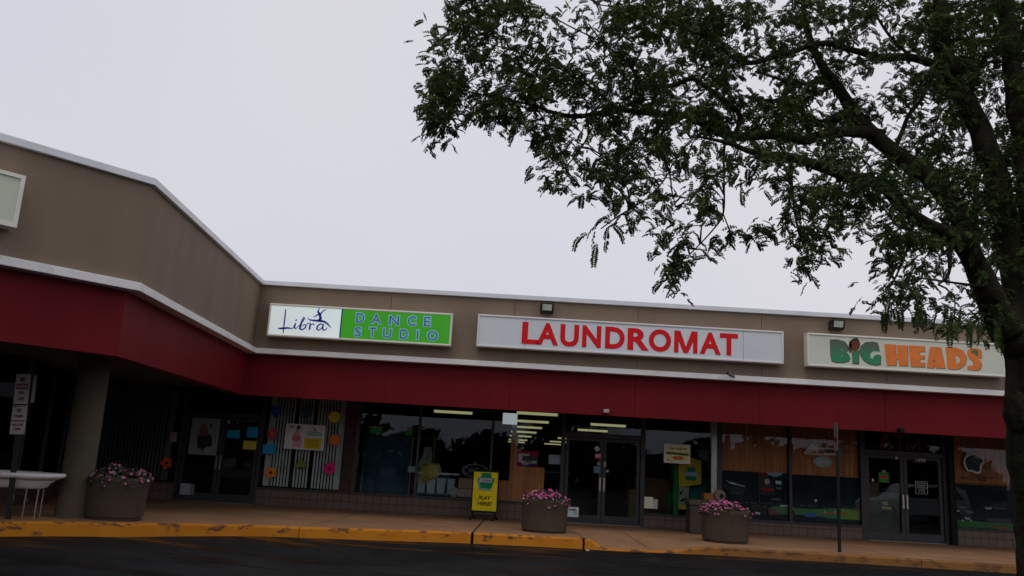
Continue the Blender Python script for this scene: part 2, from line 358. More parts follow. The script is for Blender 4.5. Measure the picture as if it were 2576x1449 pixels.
# canopy ceiling and roof
back = [(-16, 22.3), (30, 22.3)]
for nm, zz, th, mm in (('canopy_ceiling', 3.06, .08, M['ceil']), ('roof', 4.9, .1, M['roof'])):
    pp = offs(PATH, -.55 if zz < 4 else -.25); ring = pp+([(-16, 22.3), (30, 22.3)] if zz < 4 else [(-16, 62), (30, 62)])
    nn = len(ring); mb = MB()
    mb.add([(x, y, zz) for x, y in ring]+[(x, y, zz+th) for x, y in ring], [tuple(range(nn)), tuple(range(2*nn-1, nn-1, -1))]+[(i, i+nn, (i+1)%nn+nn, (i+1)%nn) for i in range(nn)])
    mb.build(nm, mm, BLD)
# rooms behind the glass
mb = MB()
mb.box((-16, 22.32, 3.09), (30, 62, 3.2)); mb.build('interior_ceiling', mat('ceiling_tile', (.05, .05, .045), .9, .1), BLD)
mb = MB(); mb.box((-16, 22.06, .1), (30, 62, .19)); mb.build('interior_floor', M['infloor'], BLD)
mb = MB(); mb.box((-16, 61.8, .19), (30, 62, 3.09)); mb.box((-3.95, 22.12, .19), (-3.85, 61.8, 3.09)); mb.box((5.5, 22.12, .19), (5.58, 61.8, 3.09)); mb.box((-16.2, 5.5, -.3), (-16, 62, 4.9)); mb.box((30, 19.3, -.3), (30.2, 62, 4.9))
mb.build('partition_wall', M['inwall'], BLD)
# base wall with blocks
G = 22.0
def basew(xa, xb, zt, m=M['block']):
    mb = MB(); mb.box((xa, G-.06, .1), (xb, G+.12, zt)); mb.build('base_wall', m, BLD)
    box('sill', (xa, G-.10, zt), (xb, G+.14, zt+.045), M['bronze'], BLD)
basew(-10.9, -8.28, .60); basew(-6.17, 1.5, .60); basew(3.66, 9.2, .50); basew(11.5, 29, .58)
mb = MB(); mb.box((-4.07, G-.05, .645), (-3.79, G+.12, 3.06)); mb.build('pier', M['brown'], BLD)
# glazing posts
def post(x0, x1, z0=.645, z1=3.06, m=None, name='window_post'):
    box(name, (x0, G-.07, z0), (x1, G+.08, z1), m or M['bronze'], BLD)
post(-8.28, -8.2, .2); post(-6.24, -6.16, .2); post(-3.79, -3.7); post(-2.2, -2.14); post(-.31, -.25)
post(1.50, 1.6, .2); post(3.55, 3.66, .2); post(5.36, 5.5, .645, 3.06, M['alum']); post(5.5, 5.64, .545, 3.06); post(7.36, 7.43, .545); post(9.2, 9.32, .2); post(11.31, 11.42, .2)
box('downspout', (11.40, G-.2, .2), (11.55, G-.075, 3.06), M['black'], BLD)
glz = [(-10.9, -8.28, .645), (-6.16, -4.07, .645), (-3.7, -2.2, .645), (-2.14, -.31, .645), (-.25, 1.5, .645), (3.66, 5.36, .545), (5.64, 7.36, .545), (7.43, 9.2, .545), (11.55, 14.6, .625), (14.7, 17.6, .625), (17.7, 20.6, .625), (20.7, 28.9, .625)]
for a_, b_, z0 in glz:
    o = MB().box((a_, G-.006, z0), (b_, G+.006, 3.06)).build('window_pane', M['glass'], BLD)
post(14.6, 14.7, .625); post(17.6, 17.7, .625); post(20.6, 20.7, .625)
# doors
def doors(x0, x1, hd0, hd1, openz=.2):
    box('door_header', (x0, G-.08, hd0), (x1, G+.08, hd1), M['bronze'], BLD)
    MB().box((x0, G-.006, hd1), (x1, G+.006, 3.06)).build('transom_pane', M['glass'], BLD)
    box('threshold', (x0, G-.12, .15), (x1, G+.1, .215), M['alum'], BLD)
    xm = (x0+x1)/2
    for a_, b_, hs in ((x0+.02, xm-.006, 1), (xm+.006, x1-.02, -1)):
        mb = MB(); y0, y1 = G-.03, G+.03; z0, z1 = .225, hd0-.01; w = .085
        mb.box((a_, y0, z0), (a_+w, y1, z1)); mb.box((b_-w, y0, z0), (b_, y1, z1)); mb.box((a_+w, y0, z1-.07), (b_-w, y1, z1)); mb.box((a_+w, y0, z0), (b_-w, y1, z0+.19))
        d = mb.build('door', M['bronze'], BLD)
        g = MB().box((a_+w, G-.005, z0+.19), (b_-w, G+.005, z1-.07)).build('door_pane', M['glass']); g.parent = d; g.matrix_parent_inverse = Matrix.Identity(4)
        hx = (b_-.045) if hs == 1 else (a_+.045)
        h = MB(); h.box((hx-.022, G-.075, 1.02), (hx+.022, G-.06, 1.36)); h.tube([(hx, G-.06, 1.07), (hx, G-.03, 1.07)], .01); h.tube([(hx, G-.06, 1.31), (hx, G-.03, 1.31)], .01)
        ho = h.build('handle', M['steel']); ho.parent = d; ho.matrix_parent_inverse = Matrix.Identity(4)
doors(-8.2, -6.24, 2.33, 2.44); doors(1.6, 3.55, 2.34, 2.46); doors(9.32, 11.31, 2.33, 2.45)
for o in list(COL.objects):
    if o.name.startswith(('door_pane', 'handle')): o.matrix_parent_inverse = (Matrix.Identity(4))
# left wing shopfront, returning toward the viewer under the canopy
def wingwall(pa, pb, nbay):
    pa = Vector((*pa, 0)); pb = Vector((*pb, 0)); d = (pb-pa); l = d.length; d.normalize(); nrm = Vector((-d.y, d.x, 0))
    def sl(t0, t1, z0, z1, h0, h1):
        mb = MB(); a = pa+d*t0; b_ = pa+d*t1
        vs = []
        for p in (a+nrm*h0, b_+nrm*h0, b_+nrm*h1, a+nrm*h1):
            vs += [(p.x, p.y, z0), (p.x, p.y, z1)]
        mb.add(vs, [(0, 2, 3, 1), (2, 4, 5, 3), (4, 6, 7, 5), (6, 0, 1, 7), (1, 3, 5, 7), (0, 6, 4, 2)]); return mb
    sl(0, l, .1, .62, -.1, .06).build('base_wall', M['brown'], BLD)
    sl(0, l, .62, 3.06, -.005, .005).build('window_pane', M['dimglass'], BLD)
    for i in range(nbay+1):
        t = (l-.08)*i/nbay; sl(t, t+.08, .62, 3.06, -.06, .07).build('window_post', M['bronze'], BLD)
wingwall((-10.9, 22), (-9.1, 16.2), 3); wingwall((-9.1, 16.2), (-14.6, 10.5), 4)
mb = MB(); mb.box((-16, 16, .1), (-14.6, 16.2, 3.06)); mb.build('partition_wall', M['inwall'], BLD)
box('interior_ceiling', (-16, 10.5, 3.07), (-9.2, 22.3, 3.055), M['soffit'], BLD)
# column
cx, cyy = -6.62, 13.55
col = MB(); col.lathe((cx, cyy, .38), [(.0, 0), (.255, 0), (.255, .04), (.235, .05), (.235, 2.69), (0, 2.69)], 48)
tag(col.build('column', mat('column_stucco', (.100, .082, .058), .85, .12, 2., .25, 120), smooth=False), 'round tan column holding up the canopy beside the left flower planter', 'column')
COL.objects['column'].modifiers.new('s', 'EDGE_SPLIT')
for p in COL.objects['column'].data.polygons: p.use_smooth = True
# ------------------------------------------------------------------ fascia signs
YS = 18.75
def signbox(nm, x0, x1, z0, z1, label, facem, framem):
    t = thing(nm, ((x0+x1)/2, 19, z0), label, 'sign')
    w = .045; mb = MB()
    mb.box((x0, YS, z0), (x1, 18.998, z0+w)); mb.box((x0, YS, z1-w), (x1, 18.998, z1)); mb.box((x0, YS, z0+w), (x0+w, 18.998, z1-w)); mb.box((x1-w, YS, z0+w), (x1, 18.998, z1-w))
    mb.build('sign_frame', framem, t, bevel=.012)
    f = box('sign_face', (x0+w, YS+.02, z0+w), (x1-w, YS+.05, z1-w), facem, t)
    return t, YS+.02
FR = mat('sign_frame_paint', (.80, .77, .69), .45, .05, 3.)
# dance studio sign
libw = emis('lit_white_acrylic', (.62, .73, .73), .58, (.6, .62, .62))
t, yf = signbox('dance_studio_sign', -5.45, -1.30, 4.085, 4.83, 'lit box sign, white Libra script beside bright green DANCE STUDIO panel', libw, FR)
Z = lambda pts: P2(1000, 1200, 2.862, pts)
def pz(pts, Y=YS): return poly(Z(pts), Y)
gx0 = pz([(1050, 250)])[0][0]
box('green_panel', (gx0, yf-.006, 4.13), (-1.345, yf+.002, 4.785), emis('lit_green_acrylic', (.02, .24, .0), .82, (.02, .12, .0)), t)
BLU = C('sign_blue', .02, .04, .42, .6); LBL = C('sign_light_blue', .34, .70, .82, .6); DBLU = C('edge_blue', .0, .09, .2, .4)
box('blue_divider', (gx0-.03, yf-.008, 4.13), (gx0-.001, yf+.002, 4.785), DBLU, t)
mb = MB()
def rb(pts, w, y0=None): mb.ribbon(pz(pts), [x/2.862/1.5901*18.75/F*1.35 for x in w], (y0 or yf)-.006, yf+.002)
rb([(407, 103), (400, 180), (390, 260), (376, 380)], [9, 11, 11, 8]); rb([(318, 323), (360, 324), (430, 318), (485, 325)], [8, 17, 15, 6])
rb([(484, 325), (505, 300), (522, 262)], [5, 6, 8]); rb([(522, 262), (510, 290), (506, 318), (522, 326), (540, 312)], [10, 15, 15, 9, 5]); rb([(520, 226), (532, 234)], [16, 16])
rb([(540, 312), (590, 262), (628, 205), (618, 192), (598, 225), (574, 300), (568, 332)], [5, 6, 8, 9, 11, 18, 17]); rb([(568, 332), (600, 338), (632, 315), (640, 285), (618, 278), (598, 300)], [12, 11, 12, 12, 9, 6])
rb([(640, 290), (665, 262), (690, 268)], [5, 7, 7]); rb([(690, 262), (684, 300), (678, 338)], [9, 14, 15]); rb([(684, 300), (705, 276), (728, 274), (734, 284)], [5, 7, 12, 8])
rb([(835, 282), (805, 272), (775, 292), (762, 328), (785, 346), (815, 325), (838, 285)], [9, 11, 13, 15, 12, 8, 6]); rb([(842, 275), (830, 315), (836, 345), (862, 340), (885, 312)], [9, 14, 14, 9, 4])
mb.build('script_lettering', BLU, t)
mb = MB()
rb([(790, 92), (786, 118)], [8, 8]); rb([(768, 128), (788, 130)], [20, 24]); rb([(785, 140), (800, 175), (806, 210), (790, 240)], [20, 22, 24, 30]); rb([(656, 208), (690, 228), (740, 234), (790, 236), (850, 246), (890, 275), (928, 318)], [5, 12, 15, 20, 18, 14, 5])
rb([(725, 192), (755, 178), (790, 158)], [5, 9, 12]); rb([(805, 160), (838, 122), (872, 108)], [12, 9, 5])
mb.build('dancer_emblem', BLU, t)
def letters(rows, hpx, wpx, o_out, o_in, names, Zf, m_out, m_in, t, yf):
    for nm, off, dy, mm in ((names[0], o_out, .004, m_out), (names[1], o_in, .008, m_in)):
        for ch, x, y in rows:
            b_ = MB()
            c = pz([(x, y)])[0]; h = hpx; w = wpx.get(ch, .26)
            g = off*h if nm == names[0] else 0
            textmb(b_, ch, c[0]-w/2-g/.68, c[0]+w/2+g/.68, c[1]-h/2-g/.68, c[1]+h/2+g/.68, yf-.006-dy, yf-.004, off); b_.build(nm, mm, t)
rows = [(ch, x, y) for ch, x, y in (('D', 1262, 202), ('A', 1445, 215), ('N', 1650, 232), ('C', 1852, 238), ('E', 2030, 245), ('S', 1235, 362), ('T', 1402, 368), ('U', 1570, 378), ('D', 1762, 390), ('I', 1918, 397), ('O', 2090, 408))]
letters(rows, .205, dict(D=.17, A=.20, N=.21, C=.175, E=.14, S=.135, T=.145, U=.175, I=.025, O=.22), .085, -.008, ('letter_outline', 'letter'), None, LBL, C('letter_mid_blue', .05, .17, .42, .6), t, yf)
# laundromat sign
t, yf = signbox('laundromat_sign', -.73, 6.20, 4.115, 4.855, 'long white box sign reading LAUNDROMAT in red capitals', mat('white_acrylic', (.70, .745, .77), .45, .04, .8, stain=((.62, .67, .69), 1.2, .55, .3)), mat('sign_frame_grey', (.74, .71, .68), .45, .05, 3.))
a = at((1900+372/1.9815)/1.5901, (1200+345/1.9815)/1.5901, YS); b_ = at((1900+2085/1.9815)/1.5901, (1200+272/1.9815)/1.5901, YS)
zt = at((1900+400/1.9815)/1.5901, (1200+172/1.9815)/1.5901, YS).z
mb = MB(); RED = C('sign_red', .72, .010, .014, .6)
L0 = [(0, 100), (100, 205), (197, 290-3), (305, 395)]
# letter extents along the sign, read from the crop (left x, right x)
for ch, xa, xb in (('L', 372, 505), ('A', 490, 662), ('U', 676, 824), ('N', 850, 1000), ('D', 1032, 1188), ('R', 1210, 1360), ('O', 1378, 1556), ('M', 1580, 1765), ('A', 1782, 1950), ('T', 1942, 2086)):
    xb += 22 if ch == 'R' else 0
    ym = 262+(( (xa+xb)/2-400)*.0575)
    pa = at((1900+xa/1.9815)/1.5901, (1200+ym/1.9815)/1.5901, YS); pb = at((1900+xb/1.9815)/1.5901, (1200+ym/1.9815)/1.5901, YS)
    e = .008 if ch in 'OU' else 0
    if ch == 'M':
        z0_, z1_ = a.z, zt; w_ = pb.x-pa.x; st_ = .098
        for q in ([(0, 0), (st_, 0), (st_, 1), (0, 1)], [(w_-st_, 0), (w_, 0), (w_, 1), (w_-st_, 1)], [(.0, 1), (.135, 1), (w_/2+.05, 0), (w_/2-.05, 0)], [(w_, 1), (w_-.135, 1), (w_/2-.05, 0), (w_/2+.05, 0)]):
            k_m = len(mb.v); mb.prism([(pa.x+u, z0_+v*(z1_-z0_)) for u, v in q], yf-.008-.0004*k_m/8 % .002, yf-.001)
    else: textmb(mb, ch, pa.x, pb.x, a.z-e, zt+(e if ch == 'O' else 0), yf-.008, yf-.001, .037)
mb.build('red_lettering', RED, t)
for xx in (.35, 5.28):
    box('face_seam', (xx, yf-.003, 4.16), (xx+.012, yf+.001, 4.81), C('seam_grey', .36, .38, .4), t)
# restaurant sign
t, yf = signbox('restaurant_sign', 6.73, 11.19, 4.105, 4.86, 'cream box sign with green and orange BIG HEADS lettering half behind the tree', mat('cream_acrylic', (.66, .68, .56), .4, .04, 1., stain=((.58, .60, .50), 1.5, .5, .3)), mat('sign_frame_cream', (.78, .76, .66), .45, .05, 3.))
Z = lambda pts: P2(3200, 1300, 2.875, pts)
HE = [[(975, 218), (1103, 222), (1108, 330), (1128, 332), (1120, 230), (1240, 233), (1245, 470), (1146, 468), (1133, 390), (1110, 388), (1112, 466), (1003, 464), (985, 330)],
 [(1255, 233), (1435, 243), (1440, 305), (1378, 308), (1380, 342), (1435, 348), (1437, 388), (1382, 390), (1386, 428), (1440, 430), (1438, 484), (1278, 478), (1262, 340)],
 [(1500, 248), (1622, 255), (1676, 498), (1570, 494), (1548, 470), (1540, 494), (1462, 490)],
 [(1678, 250), (1790, 256), (1880, 292), (1922, 370), (1902, 450), (1840, 502), (1768, 512), (1700, 498), (1690, 360)],
 [(1928, 330), (1930, 290), (1965, 264), (2035, 262), (2086, 284), (2092, 382), (2055, 376), (2040, 335), (2020, 332), (2025, 352), (2075, 405), (2094, 450), (2080, 500), (2050, 520), (1990, 517), (1930, 507), (1928, 465), (1985, 468), (2003, 450), (1990, 420), (1950, 380)]]
def multi(polys, dx, dy, y0, y1, grow=0):
    b2 = MB()
    for p in polys:
        cx0 = sum(q[0] for q in p)/len(p); cy0 = sum(q[1] for q in p)/len(p)
        q = [(x+dx+grow*(1 if x > cx0 else -1), y+dy+grow*(1 if y > cy0 else -1)) for x, y in p]
        b2.prism(pz(q), y0, y1)
    return b2
def tri(m_): return m_
multi(HE, 7, 7, yf-.004, yf).build('letter_shadow', C('sign_olive', .12, .17, .07, .5), t)
multi(HE, 0, 0, yf-.008, yf-.005).build('orange_lettering', C('sign_orange', .85, .23, .05, .6), t)
multi([[(1795, 352), (1835, 375), (1842, 425), (1802, 448)]], 0, 0, yf-.010, yf-.006).build('letter_counter', C('sign_cream', .66, .68, .56, .5), t)
multi([[(1545, 398), (1560, 420), (1532, 420)]], 0, 0, yf-.012, yf-.006).build('letter_hole', C('sign_olive', .12, .17, .07, .5), t)
multi([[(1965, 290), (2000, 275), (2045, 290), (2055, 330), (2040, 358), (2015, 330), (1975, 318)]], 0, 0, yf-.012, yf-.006).build('green_patch', C('sign_olive', .12, .17, .07, .5), t)
BG = [[(348, 165), (440, 165), (510, 188), (552, 240), (558, 290), (535, 312), (568, 345), (577, 385), (555, 415), (490, 430), (430, 428), (370, 412), (354, 330)],
      [(600, 298), (682, 290), (676, 446), (610, 438)],
      [(705, 240), (760, 195), (830, 190), (885, 200), (905, 250), (912, 305), (870, 297), (832, 302), (808, 330), (815, 375), (838, 392), (855, 352), (905, 335), (932, 352), (926, 452), (870, 460), (800, 442), (735, 402), (700, 340), (692, 290)]]
multi(BG, 3, 4, yf-.004, yf, 5).build('letter_outline', C('sign_rust', .14, .035, .025, .5), t)
m, N, L, b = newmat('sign_green_fade')
tc = N.new('ShaderNodeTexCoord'); sp = N.new('ShaderNodeSeparateXYZ'); L.new(tc.outputs['Object'], sp.inputs[0])
mr = N.new('ShaderNodeMapRange'); L.new(sp.outputs[2], mr.inputs[0]); mr.inputs[1].default_value = 4.35; mr.inputs[2].default_value = 4.75
r = N.new('ShaderNodeValToRGB'); L.new(mr.outputs[0], r.inputs[0]); r.color_ramp.elements[0].color = (.015, .26, .10, 1); r.color_ramp.elements[1].color = (.10, .09, .06, 1)
L.new(r.outputs[0], b.inputs['Base Color']); b.inputs['Roughness'].default_value = .5
multi(BG, 0, 0, yf-.008, yf-.005).build('green_lettering', m, t)
for hy in (268, 346): multi([[(472, hy), (492, hy), (492, hy+22), (472, hy+22)]], 0, 0, yf-.010, yf-.006).build('letter_hole', C('sign_tan', .35, .25, .15), t)
el = lambda cx0, cy0, rx, ry, n=20: [(cx0+rx*math.cos(2*math.pi*k/n), cy0+ry*math.sin(2*math.pi*k/n)) for k in range(n)]
multi([el(632, 225, 62, 72), el(580, 255, 16, 70, 12)], 0, 0, yf-.013, yf-.006).build('brown_head', C('sign_brown', .15, .045, .03), t)
multi([[(570, 190), (600, 165), (630, 148), (665, 150), (685, 185), (640, 178)]], 0, 0, yf-.015, yf-.006).build('dark_cap', C('sign_dark', .04, .03, .02), t)
# sign on the left wing
A3 = offs(PATH, .02); pA = Vector((A3[3][0], A3[3][1], 0)); dW = (Vector((*PATH[4], 0))-Vector((*PATH[3], 0))).normalized(); nW = Vector((-dW.y, dW.x, 0))
p_tr = at(66, 443, 10.4); 
sgo = thing('wing_sign', (-6.5, 10, 4.08), 'cream box sign cut off at the left edge of the tan wing', 'sign')
def wing_pt(px, py):                           # sighting onto the wing's plane, 0.27 m proud
    d = ray(px, py); q0 = Vector((*PATH[2], 0))+ (-dW)*0
    dd = (Vector((*PATH[3], 0))-Vector((*PATH[2], 0))).normalized(); nn = Vector((-dd.y, dd.x, 0)); p0 = Vector((*PATH[2], 0))+nn*.26
    k = nn.dot(p0)/nn.dot(Vector((d.x, d.y, 0))); return Vector((d.x*k, d.y*k, d.z*k+CZ)), dd, nn
q1, dd, nn = wing_pt(66, 443); 
def slab(mb, t0, t1, z0, z1, h0, h1):
    base = Vector((q1.x, q1.y, 0)); vs = []
    for p in (base+dd*t0+nn*h0, base+dd*t1+nn*h0, base+dd*t1+nn*h1, base+dd*t0+nn*h1): vs += [(p.x, p.y, z0), (p.x, p.y, z1)]
    mb.add(vs, [(0, 2, 3, 1), (2, 4, 5, 3), (4, 6, 7, 5), (6, 0, 1, 7), (1, 3, 5, 7), (0, 6, 4, 2)]); return mb
zb = wing_pt(41, 573)[0].z; zt2 = q1.z
mb = MB(); slab(mb, 0, 4.2, zb, zb+.05, -.25, 0); slab(mb, 0, 4.2, zt2-.05, zt2, -.25, 0); slab(mb, 0, .05, zb+.05, zt2-.05, -.25, 0); slab(mb, 4.15, 4.2, zb+.05, zt2-.05, -.25, 0)
mb.build('sign_frame', FR, sgo); mb = MB(); slab(mb, .05, 4.15, zb+.05, zt2-.05, -.06, -.02); mb.build('sign_face', mat('pale_acrylic', (.62, .66, .52), .4, .05, 1.), sgo)
mb = MB(); base = Vector((q1.x, q1.y, 0))
pts = [base+dd*(.50+.07*math.cos(a_))+nn*-.016+Vector((0, 0, zt2-.30+.08*math.sin(a_))) for a_ in [i*.5 for i in range(-4, 5)]]
mb.tube(pts, .008, 5); mb.tube([base+dd*.52+nn*-.016+Vector((0, 0, zt2-.24)), base+dd*.50+nn*-.016+Vector((0, 0, zt2-.33))], .006, 5); mb.build('grey_emblem', C('emblem_grey', .06, .06, .05), sgo)
# floodlights and cameras
def flood(px, py, lab):
    p = at(px, py, 18.85); t = thing('floodlight', (p.x, 19, p.z), lab, 'floodlight', 'floodlights above the shop signs')
    x, z = p.x, p.z
    mb = MB(); mb.add([(x-.15, 18.80, z-.09), (x+.15, 18.80, z-.09), (x+.15, 18.998, z-.10), (x-.15, 18.998, z-.10), (x-.15, 18.74, z+.11), (x+.15, 18.74, z+.11), (x+.15, 18.998, z+.11), (x-.15, 18.998, z+.11)], [(0, 3, 2, 1), (4, 5, 6, 7), (0, 1, 5, 4), (1, 2, 6, 5), (2, 3, 7, 6), (3, 0, 4, 7)])
    mb.build('housing', C('bronze_housing', .03, .027, .022), t, bevel=.01)
    MB().add([(x-.105, 18.785, z-.055), (x+.105, 18.785, z-.055), (x+.105, 18.74, z+.08), (x-.105, 18.74, z+.08)], [(0, 1, 2, 3)]).build('lens', C('lens_glass', .6, .64, .55, .3), t)
flood(1376, 776, 'floodlight on the tan wall above the LAUNDROMAT sign'); flood(2106, 818, 'floodlight on the tan wall above the BIG HEADS sign')
def camera(px, py, Y, lab, body, up=True):
    p = at(px, py, Y); t = thing('security_camera', p, lab, 'camera')
    mb = MB(); mb.tube([(p.x-.09, p.y-.10, p.z+.03), (p.x+.08, p.y+.02, p.z-.03)], [.038, .034], 12); mb.build('camera_body', body, t)
    mb = MB(); mb.tube([(p.x+.02, p.y, p.z), (p.x+.02, p.y+.10, p.z-.0), (p.x+.02, p.y+.24, p.z)], .014, 8); mb.build('bracket', body, t)
    mb = MB(); mb.tube([(p.x-.094, p.y-.104, p.z+.031), (p.x-.10, p.y-.11, p.z+.034)], [.03, .03], 12); mb.build('lens', M['black'], t)
camera(1838, 944, 18.80, 'small grey security camera on the white band under the LAUNDROMAT sign', C('cam_grey', .16, .15, .14))
def domecam(px, py, Y, lab, mm):
    p = at(px, py, Y); t = thing('security_camera', p, lab, 'camera')
    MB().box((p.x-.06, Y, p.z-.02), (p.x+.06, Y+.13, p.z+.06)).build('camera_body', mm, t, bevel=.01)
    MB().lathe((p.x, Y+.02, p.z-.03), [(.0, -.03), (.03, -.02), (.04, .0), (.04, .01)], 12).build('lens', M['black'], t)
domecam(1526, 1036, 19.0, 'tiny white camera hanging below the red fascia over the laundromat doors', C('cam_white', .4, .36, .32)); domecam(2270, 1083, 19.0, 'tiny black camera hanging below the red fascia over the ATM neon', M['black'])
GAIN = 1.9
# ------------------------------------------------------------------ window dressings of the dance studio
def flat(nm, pts, Y, m, th=.006, parent=None): return MB().prism(pts, Y, Y+th).build(nm, m, parent)
def paper(nm, px0, py0, px1, py1, Y, m, label, cat, group=None, parent=None):
    x0, x1, z0, z1 = tbox(px0, py0, px1, py1, Y)
    o = box(nm, (x0, Y, z0), (x1, Y+.004, z1), m, parent)
    if label: tag(o, label, cat, group)
    return o, (x0, x1, z0, z1)
def petal(cx0, cz0, r, n, ph=0, dep=.32, pts=60):
    return [(cx0+r*(1-dep/2+dep/2*math.cos(n*(2*math.pi*k/pts)+ph))*math.cos(2*math.pi*k/pts), cz0+r*(1-dep/2+dep/2*math.cos(n*(2*math.pi*k/pts)+ph))*math.sin(2*math.pi*k/pts)) for k in range(pts)]
FY = 21.975
def flower(px, py, r, n, col, ph, label, dep=.3, ctr=None):
    p = at(px, py, FY); t = thing('flower_cutout', (p.x, FY, p.z), label, 'paper flower', 'flower cutouts stuck on the dance studio windows')
    MB().prism(petal(p.x, p.z, r, n, ph, dep), FY, FY+.006).build('petals', C('card_%s' % '_'.join('%.2f' % c for c in col), *col), t)
    if ctr: MB().prism(petal(p.x, p.z, r*.26, 6, 0, .2, 24), FY-.005, FY).build('flower_centre', C('card_%s' % '_'.join('%.2f' % c for c in ctr), *ctr), t)
R2_ = lambda x, y: ((1024+x/2.229)/1.5901, (1500+y/2.229)/1.5901)
flower(*R2_(173, 325), .16, 5, (.01, .05, .28), .8, 'blue five petal flower at the top left of the bright blinds', .3, (.02, .10, .40))
flower(*R2_(455, 340), .17, 8, (.03, .07, .10), 0, 'faint grey blue star flower at the top middle of the blinds', .45)
flower(*R2_(700, 375), .155, 18, (.42, .38, .02), 0, 'yellow round sun shape at the top right of the blinds', .12)
flower(*R2_(145, 523), .15, 7, (.32, .04, .05), 0, 'pinkish red flower with orange centre above the blue card', .25, (.45, .14, .03))
flower(*R2_(702, 580), .145, 9, (.42, .11, .02), 0, 'plain orange round flower right of the advertising board', .06)
flower(*R2_(400, 790), .15, 3, (.11, .14, .02), 1.2, 'olive green leaf cutout below the advertising board', .55)
flower(*R2_(130, 870), .165, 5, (.60, .13, .01), 2.5, 'bright orange five petal flower at the bottom left of the blinds', .34, (.05, .01, .01))
flower(*R2_(655, 835), .165, 5, (.42, .01, .10), 1.55, 'magenta five petal flower at the bottom right of the blinds', .26, (.12, .01, .03))
p2 = at((600+160/2.416)/1.5901, (1550+730/2.416)/1.5901, FY)
flower(p2.x and (600+160/2.416)/1.5901, (1550+730/2.416)/1.5901, .165, 5, (.40, .05, .01), 2.5, 'dull orange red flower on the shaded window left of the studio doors', .3, (.03, .005, .005))
# blinds
def blinds(nm, x0, x1, z0, z1, n, label, wide, m, skip=()):
    t = thing(nm, ((x0+x1)/2, 22.15, z0), label, 'blinds')
    for i in range(n):
        if i in skip: continue
        x = x0+(x1-x0)*(i+.5)/n; a_ = .50+.12*random.uniform(-1, 1); w = .024
        if i in wide: a_ = .25; w = .06
        dx, dy = w*math.cos(a_), w*math.sin(a_); cc = random.uniform(.0, .006)
        mb = MB(); mb.add([(x-dx, 22.15-dy, z0+cc), (x+dx, 22.15+dy, z0+cc), (x+dx, 22.15+dy, z1), (x-dx, 22.15-dy, z1), (x-dx, 22.156-dy, z0+cc), (x+dx, 22.156+dy, z0+cc), (x+dx, 22.156+dy, z1), (x-dx, 22.156-dy, z1)], [(0, 1, 2, 3), (7, 6, 5, 4), (0, 3, 7, 4), (1, 5, 6, 2)])
        mb.build('blind_slat', m, t)
    box('head_rail', (x0-.03, 22.10, z1), (x1+.03, 22.2, z1+.07), M['alum'], t)
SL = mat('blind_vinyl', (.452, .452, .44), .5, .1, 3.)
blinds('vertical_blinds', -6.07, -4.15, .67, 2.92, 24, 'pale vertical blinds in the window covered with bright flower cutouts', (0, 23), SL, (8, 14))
blinds('vertical_blinds', -10.6, -8.55, .67, 2.92, 22, 'dim vertical blinds in the shaded window left of the studio doors', (21,), mat('blind_vinyl_shaded', (.16, .17, .17), .6, .1, 3.))  # same vinyl, the recess's shade put into its darker colour
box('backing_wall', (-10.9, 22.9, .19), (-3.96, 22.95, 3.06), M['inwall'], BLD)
# advertising board in the blinds window
V5 = lambda x, y: ((1100+x/7.247)/1.5901, (1650+y/7.247)/1.5901)
x0, x1, z0, z1 = tbox(*V5(325, 320), *V5(1400, 1090), FY)
z1 = at(*V5(880, 345), FY).z; z0 = at(*V5(820, 1075), FY).z
t = thing('dance_poster', ((x0+x1)/2, FY, z0), 'white landscape board with pink dancer and yellow panel on the blinds', 'poster')
box('poster_sheet', (x0, FY, z0), (x1, FY+.008, z1), C('poster_white', .50, .54, .55), t)
W = x1-x0; H = z1-z0; pp = lambda u, v: (x0+u*W, z0+v*H)
flat('yellow_panel', [pp(.50, .05), pp(.93, .05), pp(.93, .48), pp(.50, .48)], FY-.004, C('poster_yellow', .40, .32, .01), .003, t)
flat('green_banner', [pp(.52, .55), pp(.93, .55), pp(.93, .70), pp(.80, .74), pp(.56, .74)], FY-.004, C('poster_sage', .22, .32, .30), .003, t)
flat('poster_figure', [pp(.22, .08), pp(.43, .05), pp(.45, .30), pp(.40, .55), pp(.36, .66), pp(.33, .82), pp(.27, .84), pp(.26, .70), pp(.20, .58), pp(.17, .42), pp(.22, .30)], FY-.004, C('poster_pink', .42, .24, .25), .003, t)
flat('figure_hair', petal(*pp(.325, .86), .055, 5, 0, .1, 20), FY-.006, C('poster_hair', .06, .035, .03), .003, t)
flat('figure_leotard', [pp(.19, .38), pp(.24, .56), pp(.37, .54), pp(.41, .38), pp(.33, .33), pp(.24, .33)], FY-.006, C('poster_rose', .38, .10, .11), .003, t)
mb = MB(); mb.ribbon([pp(.70, .88), pp(.745, .80), pp(.76, .70)], [.02, .04, .02], FY-.006, FY-.003); mb.ribbon([pp(.68, .86), pp(.78, .84)], .015, FY-.006, FY-.003); mb.ribbon([pp(.08, .90), pp(.22, .88)], .03, FY-.006, FY-.003); mb.build('dancer_emblem', C('poster_teal', .04, .10, .12), t)
mb = MB()
for v in (.38, .30, .22, .14): mb.ribbon([pp(.58, v), pp(.86, v)], .02, FY-.006, FY-.003)
mb.build('text_lines', C('poster_ochre', .22, .15, .01), t)
Bq = C('card_blue', .01, .20, .36)
paper('notice_card', *R2_(65, 618), *R2_(172, 706), FY, Bq, 'bright blue card between two flowers on the left blind slat', 'card')
